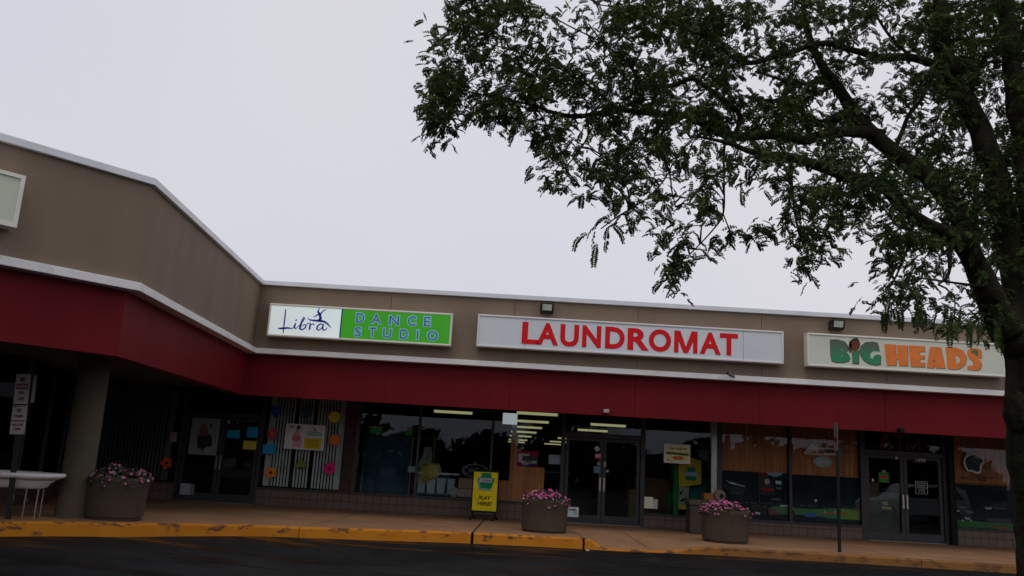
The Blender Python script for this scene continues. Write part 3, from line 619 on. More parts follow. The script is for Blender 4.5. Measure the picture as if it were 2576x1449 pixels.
# studio doors: poster and coloured notes
V3 = lambda x, y: ((600+x/2.416)/1.5901, (1550+y/2.416)/1.5901)
x0, x1, z0, z1 = tbox(*V3(412, 290), *V3(638, 658), FY-.02)
YY = FY-.02
t = thing('door_poster', ((x0+x1)/2, YY, z0), 'tall grey poster of a dancer on the left studio door', 'poster')
box('poster_sheet', (x0, YY, z0), (x1, YY+.006, z1), C('poster_grey', .16, .17, .18), t); W = x1-x0; H = z1-z0
flat('poster_figure', [pp(.30, .20), pp(.50, .14), pp(.62, .22), pp(.80, .24), pp(.78, .50), pp(.60, .60), pp(.40, .60), pp(.26, .50)], YY-.004, C('poster_dark', .02, .018, .02), .003, t)
flat('figure_torso', [pp(.36, .52), pp(.60, .50), pp(.62, .68), pp(.50, .86), pp(.34, .84), pp(.28, .66)], YY-.007, C('poster_skin', .13, .07, .06), .003, t)
mb = MB(); mb.ribbon([pp(.66, .86), pp(.74, .76)], .05, YY-.006, YY-.003); mb.ribbon([pp(.48, .10), pp(.54, .55)], .035, YY-.009, YY-.003); mb.build('emblem', C('poster_dark', .02, .018, .02), t)
paper('sticky_note', *V3(750, 410), *V3(862, 492), YY, Bq, 'wide blue note on the right studio door', 'note', 'coloured notes on the right studio door')
paper('sticky_note', *V3(945, 378), *V3(1034, 485), YY, Bq, 'tall blue note at the upper right of the studio door', 'note', 'coloured notes on the right studio door')
paper('sticky_note', *V3(905, 512), *V3(1022, 602), YY, C('card_yellow', .36, .30, .04), 'yellow note below the tall blue one on the studio door', 'note', 'coloured notes on the right studio door')
paper('door_notice', *V3(203, 430), *V3(255, 528), FY-.08, C('notice_pink', .22, .16, .16), 'small pale pink notice on the frame left of the studio doors', 'notice')
t = thing('door_decal', at(*V3(365, 980), FY-.03), 'flat pale square stand-in for a boxy thing low on the left studio door', 'decal')
x0, x1, z0, z1 = tbox(*V3(300, 925), *V3(430, 1040), FY-.03)
box('decal_panel', (x0, FY-.05, z0), (x1-.12, FY-.03, z1), C('decal_grey', .20, .22, .24), t); box('decal_side_strip', (x1-.118, FY-.05, z0+.01), (x1-.02, FY-.03, z1-.01), C('decal_side_strip', .10, .11, .12), t)  # flat stand-in for a boxy thing; darker strip imitates its side face
# ------------------------------------------------------------------ laundromat interior
Z4 = lambda x, y: ((1400+x/2.229)/1.5901, (1550+y/2.229)/1.5901)
Z6 = lambda x, y: ((1700+x/3.623)/1.5901, (1650+y/3.623)/1.5901)
tube = emis('fluorescent_tube', (.50, .47, .24), .68)
hous = C('tube_housing', .10, .10, .08)
ordn = ['nearest', 'second', 'third', 'fourth', 'fifth', 'sixth', 'seventh']
k_ = 0
for rx, rows, rn in ((-1.56, [25.7], 'row seen through the middle window pane'), (.92, [24.0, 28.7, 33.6, 39.0, 45.5, 53.5, 59.5], 'row right of the white board'), (3.45, [28.2, 33.1, 38.7, 45, 52.5, 59.5], 'row seen through the transom and door')):
    for i, y in enumerate(rows):
        t = thing('fluorescent_light', (rx, y, 3.0), 'lit yellowish ceiling tube, %s in the %s' % (ordn[i], rn), 'ceiling light', 'lit ceiling tubes inside the laundromat')
        MB().box((rx-.60, y-.09, 3.03), (rx+.60, y+.09, 3.085)).build('housing', hous, t)
        MB().tube([(rx-.58, y, 2.995), (rx+.58, y, 2.995)], .045, 10).build('tube', tube, t)
# blue curtain on rack
t = thing('hanging_blanket', at(*Z4(350, 930), 22.6), 'dark blue blanket draped over a rack behind the laundromat window', 'blanket')
a = at(*Z4(160, 430), 22.6); b_ = at(*Z4(553, 430), 22.6); c_ = at(*Z4(500, 945), 22.6)
x0, x1, z1, z0 = a.x, b_.x, a.z, .55; nx, nz = 50, 30; vs = []
for i in range(nx+1):
    for j in range(nz+1):
        u = i/nx; v = j/nz; fl = 1-v
        vs.append((x0+(x1-x0)*u+(-.12*(1-u)*fl if v < .45 else -.12*(1-u)*fl*.6), 22.6+.035*math.sin(u*23+math.sin(v*4)*1.2)*(.25+fl)+.05*fl*math.sin(u*9+v*3), z0+(z1-z0)*v+.03*math.sin(u*7)*fl))
MB().add(vs, [(i*(nz+1)+j, (i+1)*(nz+1)+j, (i+1)*(nz+1)+j+1, i*(nz+1)+j+1) for i in range(nx) for j in range(nz)]).build('cloth', mat('blue_blanket', (.020, .046, .070), .9, .2, 5., .3, 90), t, smooth=True)
rk = thing('clothes_rack', ((x0+x1)/2-.3, 22.75, .19), 'thin metal clothes rack carrying the dark blue blanket', 'rack')
mb = MB(); mb.tube([(x0-.08, 22.66, .19), (x0-.08, 22.66, z1+.02), (x1+.02, 22.66, z1+.02), (x1+.02, 22.66, .19)], .014, 8); mb.build('rack_frame', M['alum'], rk)
mb = MB(); mb.tube([(x0-.22, 22.60, .5), (x0-.20, 22.60, z1-.45), (x0-.02, 22.6, z1-.45), (x0-.05, 22.6, z1-.85)], .014, 8); mb.build('side_hook', M['alum'], rk)
def carton(px0, py0, px1, py1, Y, dep, m, lab, top=None, cat='box', group=None, nm='carton'):
    x0, x1, z0, z1 = tbox(px0, py0, px1, py1, Y); t = thing(nm, ((x0+x1)/2, Y, z0), lab, cat, group)
    box('box_body', (x0, Y, z0), (x1, Y+dep, z1-.05), m, t); box('box_lid', (x0-.003, Y-.003, z1-.052), (x1+.003, Y+dep+.003, z1), top or m, t); return t
carton(*Z4(176, 342), *Z4(280, 418), 22.62, .2, C('box_green', .02, .28, .08), 'wide green box with a yellow top above the blue blanket', C('box_yellowtop', .26, .26, .08), group='green boxes on top of the rack')
carton(*Z4(497, 358), *Z4(555, 430), 22.62, .2, C('box_green2', .03, .26, .03), 'narrow green box with an orange top at the right end of the rack', C('box_orangetop', .32, .20, .07), group='green boxes on top of the rack')
carton(*Z4(345, 370), *Z4(490, 425), 22.75, .25, C('box_greyblue', .06, .08, .09), 'grey blue bundle between the two green boxes')
# table with tubs
tx0 = at(*Z6(-100, 870), 22.7).x; tx1 = at(*Z6(500, 890), 22.7).x; tz = at(*Z6(340, 890), 22.7).z
t = thing('folding_table', ((tx0+tx1)/2, 22.8, .19), 'white topped shelf table behind the laundromat window beside the blue blanket', 'table')
box('tabletop', (tx0, 22.5, tz-.025), (tx1, 23.1, tz+.02), M['white'], t); box('shelf', (tx0, 22.55, .68), (tx1-.25, 23.05, .71), C('shelf_blue', .10, .15, .18), t)
for xx in (tx0+.03, tx1-.3):
    for yy in (22.56, 23.02): MB().tube([(xx, yy, .19), (xx, yy, tz-.025)], .015, 8).build('leg', M['alum'], t)
for i, (xa, xb) in enumerate(((25, 155), (172, 298), (312, 432), (-110, 10))):
    a = at(*Z6(xa, 940), 22.65); b_ = at(*Z6(xb, 1100), 22.65); xm = (a.x+b_.x)/2; w = (b_.x-a.x)/2-.01
    t = thing('plastic_tub', (xm, 22.8, .71), '%s pale plastic tub from the left on the shelf under the table' % ('second', 'third', 'fourth', 'first')[i], 'tub', 'pale tubs under the laundromat table')
    mb = MB(); z0 = .712; z1 = tz-.14
    mb.add([(xm-w*.8, 22.6, z0), (xm+w*.8, 22.6, z0), (xm+w*.8, 22.95, z0), (xm-w*.8, 22.95, z0), (xm-w, 22.57, z1), (xm+w, 22.57, z1), (xm+w, 22.98, z1), (xm-w, 22.98, z1)], [(0, 3, 2, 1), (0, 1, 5, 4), (1, 2, 6, 5), (2, 3, 7, 6), (3, 0, 4, 7)])
    mb.build('tub_body', C('tub_white', .26, .31, .33), t); box('tub_rim', (xm-w-.01, 22.555, z1), (xm+w+.01, 22.995, z1+.018), C('tub_white', .26, .31, .33), t)
# yellow cloth heap
p = at(*Z6(90, 830), 22.5); bm = bmesh.new(); bmesh.ops.create_icosphere(bm, subdivisions=4, radius=1)
for v in bm.verts:
    c = v.co.copy(); nn = mnoise.noise(c*1.7)*.25+mnoise.noise(c*4+Vector((3, 1, 2)))*.12
    v.co = Vector((c.x*.30, c.y*.16, (c.z*.20 if c.z > 0 else c.z*.22)))*(1+nn); v.co += Vector((p.x-.02, 22.62, tz+.06-(.12 if c.x < -.2 and c.z < 0 else 0)))
me = bpy.data.meshes.new('yellow_cloth'); bm.to_mesh(me); bm.free(); me.materials.append(mat('yellow_cloth', (.34, .27, .07), .9, .2, 8., .3, 60)); o = bpy.data.objects.new('yellow_cloth', me); COL.objects.link(o)
for q in me.polygons: q.use_smooth = True
tag(o, 'crumpled pale yellow cloth hanging over the table edge', 'cloth')
# pale garment and green pole behind
gp = [Z6(0, 500), Z6(95, 500), Z6(105, 600), Z6(95, 700), Z6(85, 800), Z6(-60, 810), Z6(-100, 790), Z6(-90, 720), Z6(-40, 640)]
o = MB().prism(poly(gp, 22.95), 22.95, 23.02).build('hanging_garment', mat('pale_cloth', (.20, .23, .19), .9, .2, 5., .3, 40)); tag(o, 'pale grey green garment hanging behind the yellow cloth', 'garment')
t = thing('garment_stand', at(*Z6(150, 880), 23.0), 'thin green upright stand beside the hanging pale garment', 'stand')
a = at(*Z6(150, 345), 23.0); mb = MB(); mb.tube([(a.x, 23.0, .19), (a.x, 23.0, a.z)], .03, 8); mb.build('pole', C('stand_green', .05, .11, .05), t); mb = MB(); mb.tube([(a.x-.75, 23.0, a.z-.08), (a.x, 23.0, a.z-.08)], .015, 8); mb.build('rail', M['alum'], t)
# cardboard boxes by the window
carton(*Z6(492, 945), *Z6(695, 1100), 22.3, .35, mat('cardboard', (.26, .17, .11), .85, .08, 4.), 'upper tan cardboard box behind the yellow sandwich board', cat='box', group='cardboard boxes in the laundromat window')
carton(*Z6(485, 1100), *Z6(700, 1230), 22.28, .38, mat('cardboard_pale', (.30, .21, .14), .85, .08, 4.), 'lower pale cardboard box behind the yellow sandwich board', cat='box', group='cardboard boxes in the laundromat window')
p = at(*Z6(420, 1170), 22.3); bm = bmesh.new()
bmesh.ops.create_icosphere(bm, subdivisions=3, radius=1)
for v in bm.verts: c = v.co.copy(); v.co = Vector((c.x*.13, c.y*.09, c.z*.13))*(1+.35*mnoise.noise(c*2.4))+Vector((p.x, 22.33, p.z+.02))
me = bpy.data.meshes.new('plastic_bag'); bm.to_mesh(me); bm.free(); me.materials.append(C('bag_white', .25, .26, .25, .3)); o = bpy.data.objects.new('plastic_bag', me); COL.objects.link(o); tag(o, 'small crumpled pale plastic bag left of the cardboard boxes', 'bag')
# open neon (unlit grey tubes)
t = thing('open_neon', at(*Z6(720, 930), 21.9+.12), 'unlit grey oval neon reading OPEN in the laundromat window', 'neon sign')
YN = 22.06; c = at(*Z6(725, 845), YN); mb = MB()
e = [Vector((c.x+.33*math.cos(a_), YN, c.z+.155*math.sin(a_)+.0*a_)) for a_ in [i*math.pi/20 for i in range(41)]]
mb.tube(e, .014, 6, False); mb.build('neon_ring', C('neon_grey', .16, .17, .18, .5), t)
mb = MB(); mb.tube([(c.x-.22+.07*math.cos(a_), YN, c.z+.075*math.sin(a_)) for a_ in [i*math.pi/8 for i in range(17)]], .013, 6, False)
mb.tube([(c.x-.11, YN, c.z-.07), (c.x-.11, YN, c.z+.07), (c.x-.04, YN, c.z+.065), (c.x-.02, YN, c.z+.03), (c.x-.05, YN, c.z), (c.x-.11, YN, c.z)], .013, 6)
mb.tube([(c.x+.10, YN, c.z+.07), (c.x+.03, YN, c.z+.07), (c.x+.03, YN, c.z-.07), (c.x+.10, YN, c.z-.07)], .013, 6); mb.tube([(c.x+.03, YN, c.z), (c.x+.09, YN, c.z)], .013, 6)
mb.tube([(c.x+.15, YN, c.z-.07), (c.x+.15, YN, c.z+.07), (c.x+.23, YN, c.z-.07), (c.x+.23, YN, c.z+.07)], .013, 6); mb.build('neon_letters', C('neon_grey', .16, .17, .18, .5), t)
mb = MB(); mb.box((c.x-.03, YN, c.z+.16), (c.x+.03, YN+.03, c.z+.22)); mb.build('neon_clip', C('clip_grey', .15, .16, .16), t)
# plywood boards, white board, red machine sign, papers
YP = 22.05
o1 = MB(); o1.prism(poly([Z6(1250, 305), Z6(1328, 305), Z6(1316, 778), Z6(1215, 790), Z6(1218, 970), Z6(1222, 640)], YP), YP, YP+.03)
a = at(*Z6(1255, 305), YP); b_ = at(*Z6(1320, 780), YP); c_ = at(*Z6(1735, 800), YP); d_ = at(*Z6(1065, 980), YP); zb_ = .65
board = thing('plywood_screen', (b_.x, YP, zb_), 'orange brown stepped plywood screen behind the laundromat window', 'screen')
box('upright_board', (a.x, YP, b_.z), (b_.x+.02, YP+.03, a.z), M['orange'], board)
box('large_board', (a.x+.0, YP-.004, d_.z), (c_.x, YP+.026, c_.z), M['orange'], board)
box('low_board', (d_.x-.35, YP-.008, zb_), (c_.x, YP+.022, d_.z), M['orange'], board)
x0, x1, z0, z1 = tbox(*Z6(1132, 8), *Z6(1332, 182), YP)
t = thing('small_white_board', ((x0+x1)/2, YP, z0), 'blank pale square emission-brightened white board at the top of the plywood upright', 'whiteboard')
box('board_panel', (x0, 21.90, z0), (x1, 21.925, z1), emis('board_face_glow', (.62, .74, .78), .42, (.7, .7, .7)), t, bevel=.02); x2 = at(*Z6(1262, 300), YP).x  # emission added to brighten a plain white board; no lamp here
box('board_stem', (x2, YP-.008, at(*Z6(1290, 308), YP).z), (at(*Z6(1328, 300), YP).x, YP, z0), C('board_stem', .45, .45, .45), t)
x0, x1, z0, z1 = tbox(*Z6(1318, 545), *Z6(1632, 785), YP+.1)
t = thing('machine_sign', ((x0+x1)/2, YP+.1, z0), 'red vending sign with a white bracket shape above the plywood', 'sign')
box('red_panel', (x0, YP+.1, z0), (x1, YP+.14, z1), C('machine_red', .24, .008, .02, .4), t); W = x1-x0; H = z1-z0; pp = lambda u, v: (x0+u*W, z0+v*H)
flat('white_bracket', [pp(.12, .25), pp(.12, .80), pp(.62, .80), pp(.62, .68), pp(.30, .66), pp(.30, .22)], YP+.094, C('machine_white', .38, .38, .40), .004, t)
flat('grey_device', [pp(.32, .36), pp(.95, .36), pp(.95, .60), pp(.60, .66), pp(.32, .62)], YP+.088, C('machine_grey', .05, .05, .05), .004, t)
flat('price_strip', [pp(.28, .16), pp(.95, .20), pp(.95, .38), pp(.28, .32)], YP+.08, C('machine_white', .38, .38, .40), .004, t)
flat('red_print', [pp(.42, .22), pp(.75, .24), pp(.75, .33), pp(.42, .30)], YP+.077, C('machine_red', .24, .008, .02), .003, t)
flat('blue_strip', [pp(.40, .02), pp(.95, .04), pp(.95, .16), pp(.40, .13)], YP+.08, C('machine_blue', .01, .03, .20), .004, t)
paper('notice', *Z6(1795, 610), *Z6(1970, 755), 22.03, M['paper'], 'blank white notice in the pane just left of the laundromat doors', 'notice')
paper('notice', *Z4(520, 700), *Z4(585, 758), 22.03, C('paper_dim', .22, .24, .26), 'small pale notice at the right edge of the blue blanket', 'notice')
t = thing('counter', (1.2, 24.5, .19), 'dim counter shelf behind the plywood screen', 'counter')
a = at(*Z6(1740, 850), 24.3); b_ = at(*Z6(1960, 860), 24.3); box('counter_top', (a.x, 24.2, a.z-.04), (b_.x+.3, 24.8, a.z), C('counter_grey', .10, .11, .11), t); box('counter_body', (a.x+.02, 24.25, .19), (b_.x+.28, 24.75, a.z-.045), M['black'], t)
# washing machines deep in the room, only faintly seen
for i in range(5):
    y = 27+i*1.3; t = thing('washing_machine', (4.9, y, .19), 'front loading washer, %s in the row along the right wall of the laundromat' % ordn[i], 'washing machine', 'washers along the laundromat wall')
    box('cabinet', (4.7, y-.35, .19), (5.4, y+.35, 1.25), C('washer', .10, .10, .10), t); MB().tube([(4.66, y, .75), (4.70, y, .75)], .22, 20).build('door_ring', M['alum'], t)
# stickers on the laundromat doors
Z7 = lambda x, y: ((2200+x/2.898)/1.5901, (1650+y/2.898)/1.5901)
YD = 21.955
o = MB().prism(poly([Z7(546, 382), Z7(582, 424), Z7(546, 460), Z7(508, 418)], YD), YD, YD+.004).build('diamond_sticker', M['paper']); tag(o, 'white diamond sticker on the left laundromat door', 'sticker')
paper('door_sticker', *Z7(524, 478), *Z7(588, 525), YD, C('stk_pink', .42, .22, .20), 'pinkish sticker below the white diamond', 'sticker')
paper('door_sticker', *Z7(524, 525), *Z7(584, 548), YD, C('stk_red', .16, .02, .02), 'dark red strip sticker below the pinkish one', 'sticker')
paper('door_sticker', *Z7(548, 568), *Z7(578, 610), YD, C('stk_grey', .18, .18, .16), 'tiny grey sticker above the blue square one', 'sticker')
paper('door_sticker', *Z7(510, 620), *Z7(580, 706), YD, C('stk_blue', .06, .14, .18), 'blue grey square sticker beside the door handles', 'sticker')
paper('door_sticker', *Z7(625, 570), *Z7(648, 628), 21.94, C('stk_pale', .26, .24, .24), 'tiny pale tag on the meeting stile of the laundromat doors', 'sticker')
o = MB().lathe((0, 0, 0), [(0, 0), (.035, 0), (.035, .02), (0, .02)], 16).build('door_lock', M['alum']); o.rotation_euler = (math.pi/2, 0, 0); o.location = at(*Z7(665, 680), 21.96); tag(o, 'round metal lock on the right laundromat door', 'lock')
t = thing('floor_notice', at(*Z7(265, 1215), YD), 'white and mint square notice low on the left laundromat door', 'notice'); x0, x1, z0, z1 = tbox(*Z7(203, 1092), *Z7(330, 1215), YD)
box('notice_sheet', (x0, YD, z0), (x1, YD+.004, z1), C('paper_white2', .48, .50, .50), t); box('mint_patch', (x0+.2*(x1-x0)+.08, YD-.004, z0+.05), (x1-.03, YD, z0+.19), C('mint', .22, .42, .38), t); box('grey_print', (x0+.03, YD-.004, z1-.09), (x1-.08, YD, z1-.04), C('print_grey', .16, .16, .16), t)
# yellow panel glimpsed through the right door
x0, x1, z0, z1 = tbox(*Z7(935, 890), *Z7(1010, 1225), 22.3); o = box('yellow_locker', (x0, 22.4, .19), (x1, 22.8, z1), C('locker', .11, .08, .008)); tag(o, 'dull yellow tall box glimpsed through the right laundromat door', 'box')
# right laundromat window display
Z8 = lambda x, y: ((2550+x/3.623)/1.5901, (1680+y/3.623)/1.5901)
YW = 21.97
x0, x1, z0, z1 = tbox(*Z8(385, 340), *Z8(763, 640), YW)
t = thing('window_placard', ((x0+x1)/2, YW, z0), 'pale yellow lottery placard with green bar in a white frame', 'placard'); W = x1-x0; H = z1-z0; pp = lambda u, v: (x0+u*W, z0+v*H)
box('placard_frame', (x0, YW, z0), (x1, YW+.01, z1), C('placard_white', .46, .47, .48), t)
flat('placard_sheet', [pp(.07, .10), pp(.93, .08), pp(.93, .90), pp(.07, .92)], YW-.004, C('placard_yellow', .52, .50, .24), .003, t)
flat('green_bar', [pp(.08, .46), pp(.94, .42), pp(.94, .54), pp(.08, .58)], YW-.008, C('placard_green', .06, .09, .01), .003, t)
flat('red_print', [pp(.32, .28), pp(.36, .36), pp(.60, .38), pp(.74, .34), pp(.74, .22), pp(.60, .18), pp(.42, .18)], YW-.008, C('placard_red', .40, .09, .03), .003, t)
mb = MB(); textmb(mb, 'we support', x0+.2*W, x0+.86*W, z0+.68*H, z0+.82*H, YW-.008, YW-.004, .03); mb.build('brown_lettering', C('placard_brown', .14, .07, .02), t)
flat('tree_mark', [pp(.12, .14), pp(.20, .14), pp(.16, .24)], YW-.008, C('placard_green', .06, .09, .01), .003, t)
# tall lottery display behind the glass
YL = 22.35
t = thing('lottery_display', at(*Z8(670, 1300), YL), 'tall lottery display with yellow header, keystone emblem and green side panel', 'display')
x0, x1, z0, z1 = tbox(*Z8(590, 640), *Z8(925, 960), YL); z1 = at(*Z8(760, 545), YL).z
MB().prism(poly([Z8(595, 650), Z8(760, 545), Z8(925, 590), Z8(925, 930), Z8(600, 975)], YL), YL, YL+.05).build('header_panel', C('lottery_yellow', .34, .23, .012), t)
KS = lambda cx0, cz0, s: [(cx0-.30*s, cz0+.5*s), (cx0+.30*s, cz0+.5*s), (cx0+.34*s, cz0+.18*s), (cx0+.55*s, cz0+.18*s), (cx0+.36*s, cz0-.5*s), (cx0-.36*s, cz0-.5*s), (cx0-.55*s, cz0+.18*s), (cx0-.34*s, cz0+.18*s)]
c = at(*Z8(775, 780), YL); MB().prism(KS(c.x, c.z, .34), YL-.012, YL-.001).build('keystone_emblem', C('keystone_green', .01, .10, .07), t)
box('emblem_band', (c.x-.16, YL-.02, c.z-.06), (c.x+.16, YL-.013, c.z+.045), C('keystone_pale', .20, .28, .28), t)
x0, x1, z0, z1 = tbox(*Z8(535, 640), *Z8(598, 1260), YL); box('side_panel', (x0-.0, YL+.06, .25), (x1, YL+.5, z1), C('lottery_green', .012, .11, .02), t)
x0, x1, z0, z1 = tbox(*Z8(598, 965), *Z8(742, 1300), YL); box('lower_panel', (x0, YL, z0), (x1, YL+.04, z1), C('lottery_pale', .16, .17, .13), t)
flat('yellow_base', [(x0, z0), (x1, z0), (x1, z0+.10), (x0, z0+.12)], YL-.005, C('lottery_yellow', .34, .23, .012), .004, t)
mb = MB(); mb.ribbon([(x0+.05, z0+.2), (x0+.22, z0+.28)], .05, YL-.006, YL-.001); mb.ribbon([(x0+.03, z1-.2), (x0+.1, z1-.1)], .05, YL-.006, YL-.001); mb.build('dark_print', M['black'], t)
o = MB().prism(poly([Z8(740, 960), Z8(900, 930), Z8(960, 850), Z8(1045, 860), Z8(1050, 1130), Z8(900, 1150), Z8(755, 1150)], YL+.3), YL+.3, YL+.5).build('teal_cloth', mat('teal_cloth', (.006, .09, .075), .85, .25, 5., .3, 30)); tag(o, 'dark teal cloth behind the lottery display', 'cloth')
o = box('green_crate', *(lambda q: ((q[0], 22.75, .3), (q[1], 23.2, q[3])))(tbox(*Z8(430, 1040), *Z8(590, 1280), 22.8)), C('crate_green', .008, .07, .025)); tag(o, 'dark green crate low beside the lottery display', 'crate')
o = box('brown_cabinet', *(lambda q: ((q[0], 22.8, .19), (q[1], 23.3, q[3])))(tbox(*Z8(100, 830), *Z8(500, 1290), 22.9)), C('cabinet', .055, .026, .006)); tag(o, 'dark brown cabinet behind the pane right of the laundromat doors', 'cabinet')
t = thing('wall_lamp', at(*Z8(980, 600), 22.6), 'grey lamp shade with a curved arm behind the window near the white post', 'lamp')
MB().prism(poly([Z8(875, 425), Z8(1035, 425), Z8(1035, 580), Z8(960, 595), Z8(905, 550)], 22.5), 22.5, 22.62).build('shade', C('shade_grey', .12, .12, .12), t); mb = MB(); mb.tube([at(*Z8(q, w_), 22.56) for q, w_ in ((980, 425), (950, 370), (910, 300), (890, 250))], .02, 8); mb.tube([at(*Z8(q, w_), 22.56) for q, w_ in ((1000, 590), (1030, 650), (1015, 740))], .025, 8); mb.build('lamp_arm', C('arm_olive', .07, .06, .03), t)
paper('yellow_sheet', *Z8(97, 1110), *Z8(222, 1285), YW, C('sheet_cream', .46, .48, .32), 'cream sheet at the bottom left of the pane right of the doors', 'paper')
paper('white_sheet', *Z8(222, 1145), *Z8(290, 1290), YW+.01, C('sheet_grey', .30, .32, .36), 'bluish white sheet tucked behind the cream one', 'paper')
# ------------------------------------------------------------------ bar windows
Z5 = lambda x, y: ((2900+x/2.07)/1.5901, (1600+y/2.07)/1.5901)
YB = 22.10
for xa, xb, zt_, lab, kk in ((5.64, 7.36, 1.72, 'wooden plank board above the stadium picture in the left bar window', 0), (7.43, 9.2, 1.72, 'wooden plank board behind the beer neon signs', 1), (11.55, 14.6, 1.76, 'wooden plank board behind the helmet neon sign', 2)):
    t = thing('plank_board', (xa, YB, zt_), lab, 'board', 'plank boards covering the upper bar windows'); box('planks', (xa, YB, zt_), (xb, YB+.03, 3.06), M['wood'], t)
    if kk == 2: box('wood_ledge', (xa, YB-.03, zt_-.05), (xb, YB+.03, zt_-.002), C('ledge', .16, .075, .02), t)
navy = mat('mural_navy', (.0075, .011, .016), .6, .5, 2.2, stain=((.013, .021, .024), 1.4, .5, .3))
def mural(xa, xb, zt_, zb_, lab):
    t = thing('stadium_mural', (xa, YB, zb_), lab, 'window picture', 'stadium pictures in the lower bar windows')
    box('night_sheet', (xa, YB+.002, zb_), (xb, YB+.02, zt_), navy, t); return t
YM = YB-.004
mg = C('mural_green', .05, .16, .05); mo = C('mural_orange', .30, .085, .03); mw = C('mural_white', .42, .45, .48); mgy = C('mural_grey', .09, .10, .11); mr_ = C('mural_red', .26, .015, .015); mbl = C('mural_blue', .03, .08, .42); mlime = C('mural_lime', .16, .24, .04)
def mp_(nm, pts, m, t, fn=Z5, d=0): return MB().prism(poly([fn(*q) for q in pts], YM), YM-d, YM-d+.003).build(nm, m, t)
t = mural(5.64, 7.36, 1.715, .56, 'night stadium picture with scoreboard and crowd in the left bar window')
mp_('field', [(375, 885), (450, 880), (535, 890), (535, 950), (470, 945), (400, 915)], mg, t)
mp_('red_crowd', [(355, 895), (400, 905), (470, 950), (365, 950)], C('mural_dullred', .16, .05, .05), t, d=.004)
mp_('scoreboard', [(275, 600), (330, 600), (410, 740), (410, 760), (275, 750)], C('mural_board', .045, .035, .03), t)
mp_('red_bar', [(305, 732), (402, 735), (402, 760), (305, 757)], mr_, t, d=.004); mp_('green_bar', [(285, 765), (410, 768), (410, 785), (285, 780)], C('mural_dkgreen', .015, .06, .03), t, d=.004)
mp_('sponsor_disc', [(350+22*math.cos(i*.6), 675+24*math.sin(i*.6)) for i in range(10)], C('mural_cream', .36, .28, .24), t, d=.004)
mp_('white_text', [(418, 668), (465, 672), (468, 700), (420, 694)], mw, t, d=.004); mp_('grey_text', [(425, 720), (470, 724), (470, 742), (425, 738)], mgy, t, d=.004)
mp_('light_glow', [(340, 600), (480, 603), (460, 625), (410, 637), (365, 620)], C('mural_glow', .22, .26, .38), t, d=.004); mp_('red_glow', [(262, 598), (350, 600), (372, 630), (310, 636), (275, 615)], C('mural_glowred', .12, .01, .015), t, d=.003)
mp_('blue_glow', [(470, 604), (530, 606), (530, 680), (500, 650)], C('mural_glowblue', .02, .03, .12), t, d=.003)
mp_('light_streak', [(5, 665), (60, 680), (95, 690), (170, 712), (165, 722), (100, 708), (40, 690)], C('mural_streak', .20, .22, .24), t, d=.004); mp_('bright_streak', [(35, 678), (90, 688), (92, 702), (50, 693)], mw, t, d=.006)
mp_('ribbon_board', [(385, 812), (460, 817), (458, 832), (385, 826)], mgy, t, d=.004); mp_('white_board', [(458, 868), (532, 872), (532, 885), (458, 882)], mw, t, d=.004)
mp_('dark_seats', [(225, 870), (350, 880), (345, 950), (225, 945)], C('mural_brown', .03, .022, .022), t, d=.002); mp_('white_banner', [(248, 925), (290, 932), (290, 948), (250, 942)], mw, t, d=.006); mp_('pole', [(278, 650), (286, 650), (288, 845), (282, 845)], C('mural_post', .05, .05, .03), t, d=.006)
mb = MB()
for i in range(90):
    x = random.uniform(5, 520); y = random.choice([840, 850, 862])+random.uniform(-8, 8)+x*.04
    if i > 60: x = random.uniform(195, 375); y = random.uniform(845, 900)
    c = at(*Z5(x, y), YM); r_ = random.uniform(.004, .009); mb.box((c.x-r_, YM-.008, c.z-r_), (c.x+r_, YM-.004, c.z+r_))
mb.build('crowd_speckle', C('mural_speck', .16, .15, .15), t)
t = mural(7.43, 9.2, 1.715, .56, 'night stadium picture with green field strip left of the bar doors')
mp_('field', [(560, 890), (700, 905), (940, 895), (1140, 915), (1145, 995), (900, 985), (700, 955), (560, 945)], mg, t)
mp_('lime_field', [(960, 905), (1115, 915), (1115, 995), (960, 985)], mlime, t, d=.003); mp_('running_track', [(780, 932), (880, 925), (1010, 935), (1000, 950), (820, 945)], mo, t, d=.006)
mp_('blue_tent', [(655, 968), (675, 945), (705, 936), (740, 940), (765, 968)], mbl, t, d=.006); mp_('red_tent', [(765, 968), (770, 955), (790, 965), (792, 973)], mr_, t, d=.006)
mp_('dark_tree', [(545, 905), (575, 920), (580, 960), (548, 975)], C('mural_dark', .01, .015, .012), t, d=.008)
mp_('bright_post', [(1112, 905), (1145, 910), (1145, 998), (1116, 995)], C('mural_post2', .24, .27, .24), t, d=.006)
for q in ((752, 832, 12), (1117, 643, 12), (1128, 868, 11)): mp_('light_dot', [(q[0]+q[2]*math.cos(i*.7), q[1]+q[2]*math.sin(i*.7)) for i in range(9)], mw, t, d=.006)
mp_('white_mark', [(825, 915), (832, 915), (834, 942), (827, 942)], mw, t, d=.009); mp_('white_mark', [(905, 915), (912, 915), (914, 945), (907, 945)], mw, t, d=.009)
mb = MB()
for i in range(70):
    x = random.uniform(555, 1140); y = 872+(x-555)*.05+random.uniform(-12, 10); c = at(*Z5(x, y), YM); r_ = random.uniform(.004, .010); mb.box((c.x-r_, YM-.006, c.z-r_), (c.x+r_, YM-.003, c.z+r_))
for i in range(5): c = at(*Z5(1005+i*30, 908), YM); mb.box((c.x-.012, YM-.008, c.z-.03), (c.x+.012, YM-.004, c.z+.03))
mb.build('crowd_speckle', C('mural_speck', .16, .15, .15), t)
Z9 = lambda x, y: ((3700+x/3.624)/1.5901, (1700+y/3.624)/1.5901)
t = mural(11.55, 14.6, 1.705, .63, 'night stadium picture with moonlike lamp behind the tree trunk')
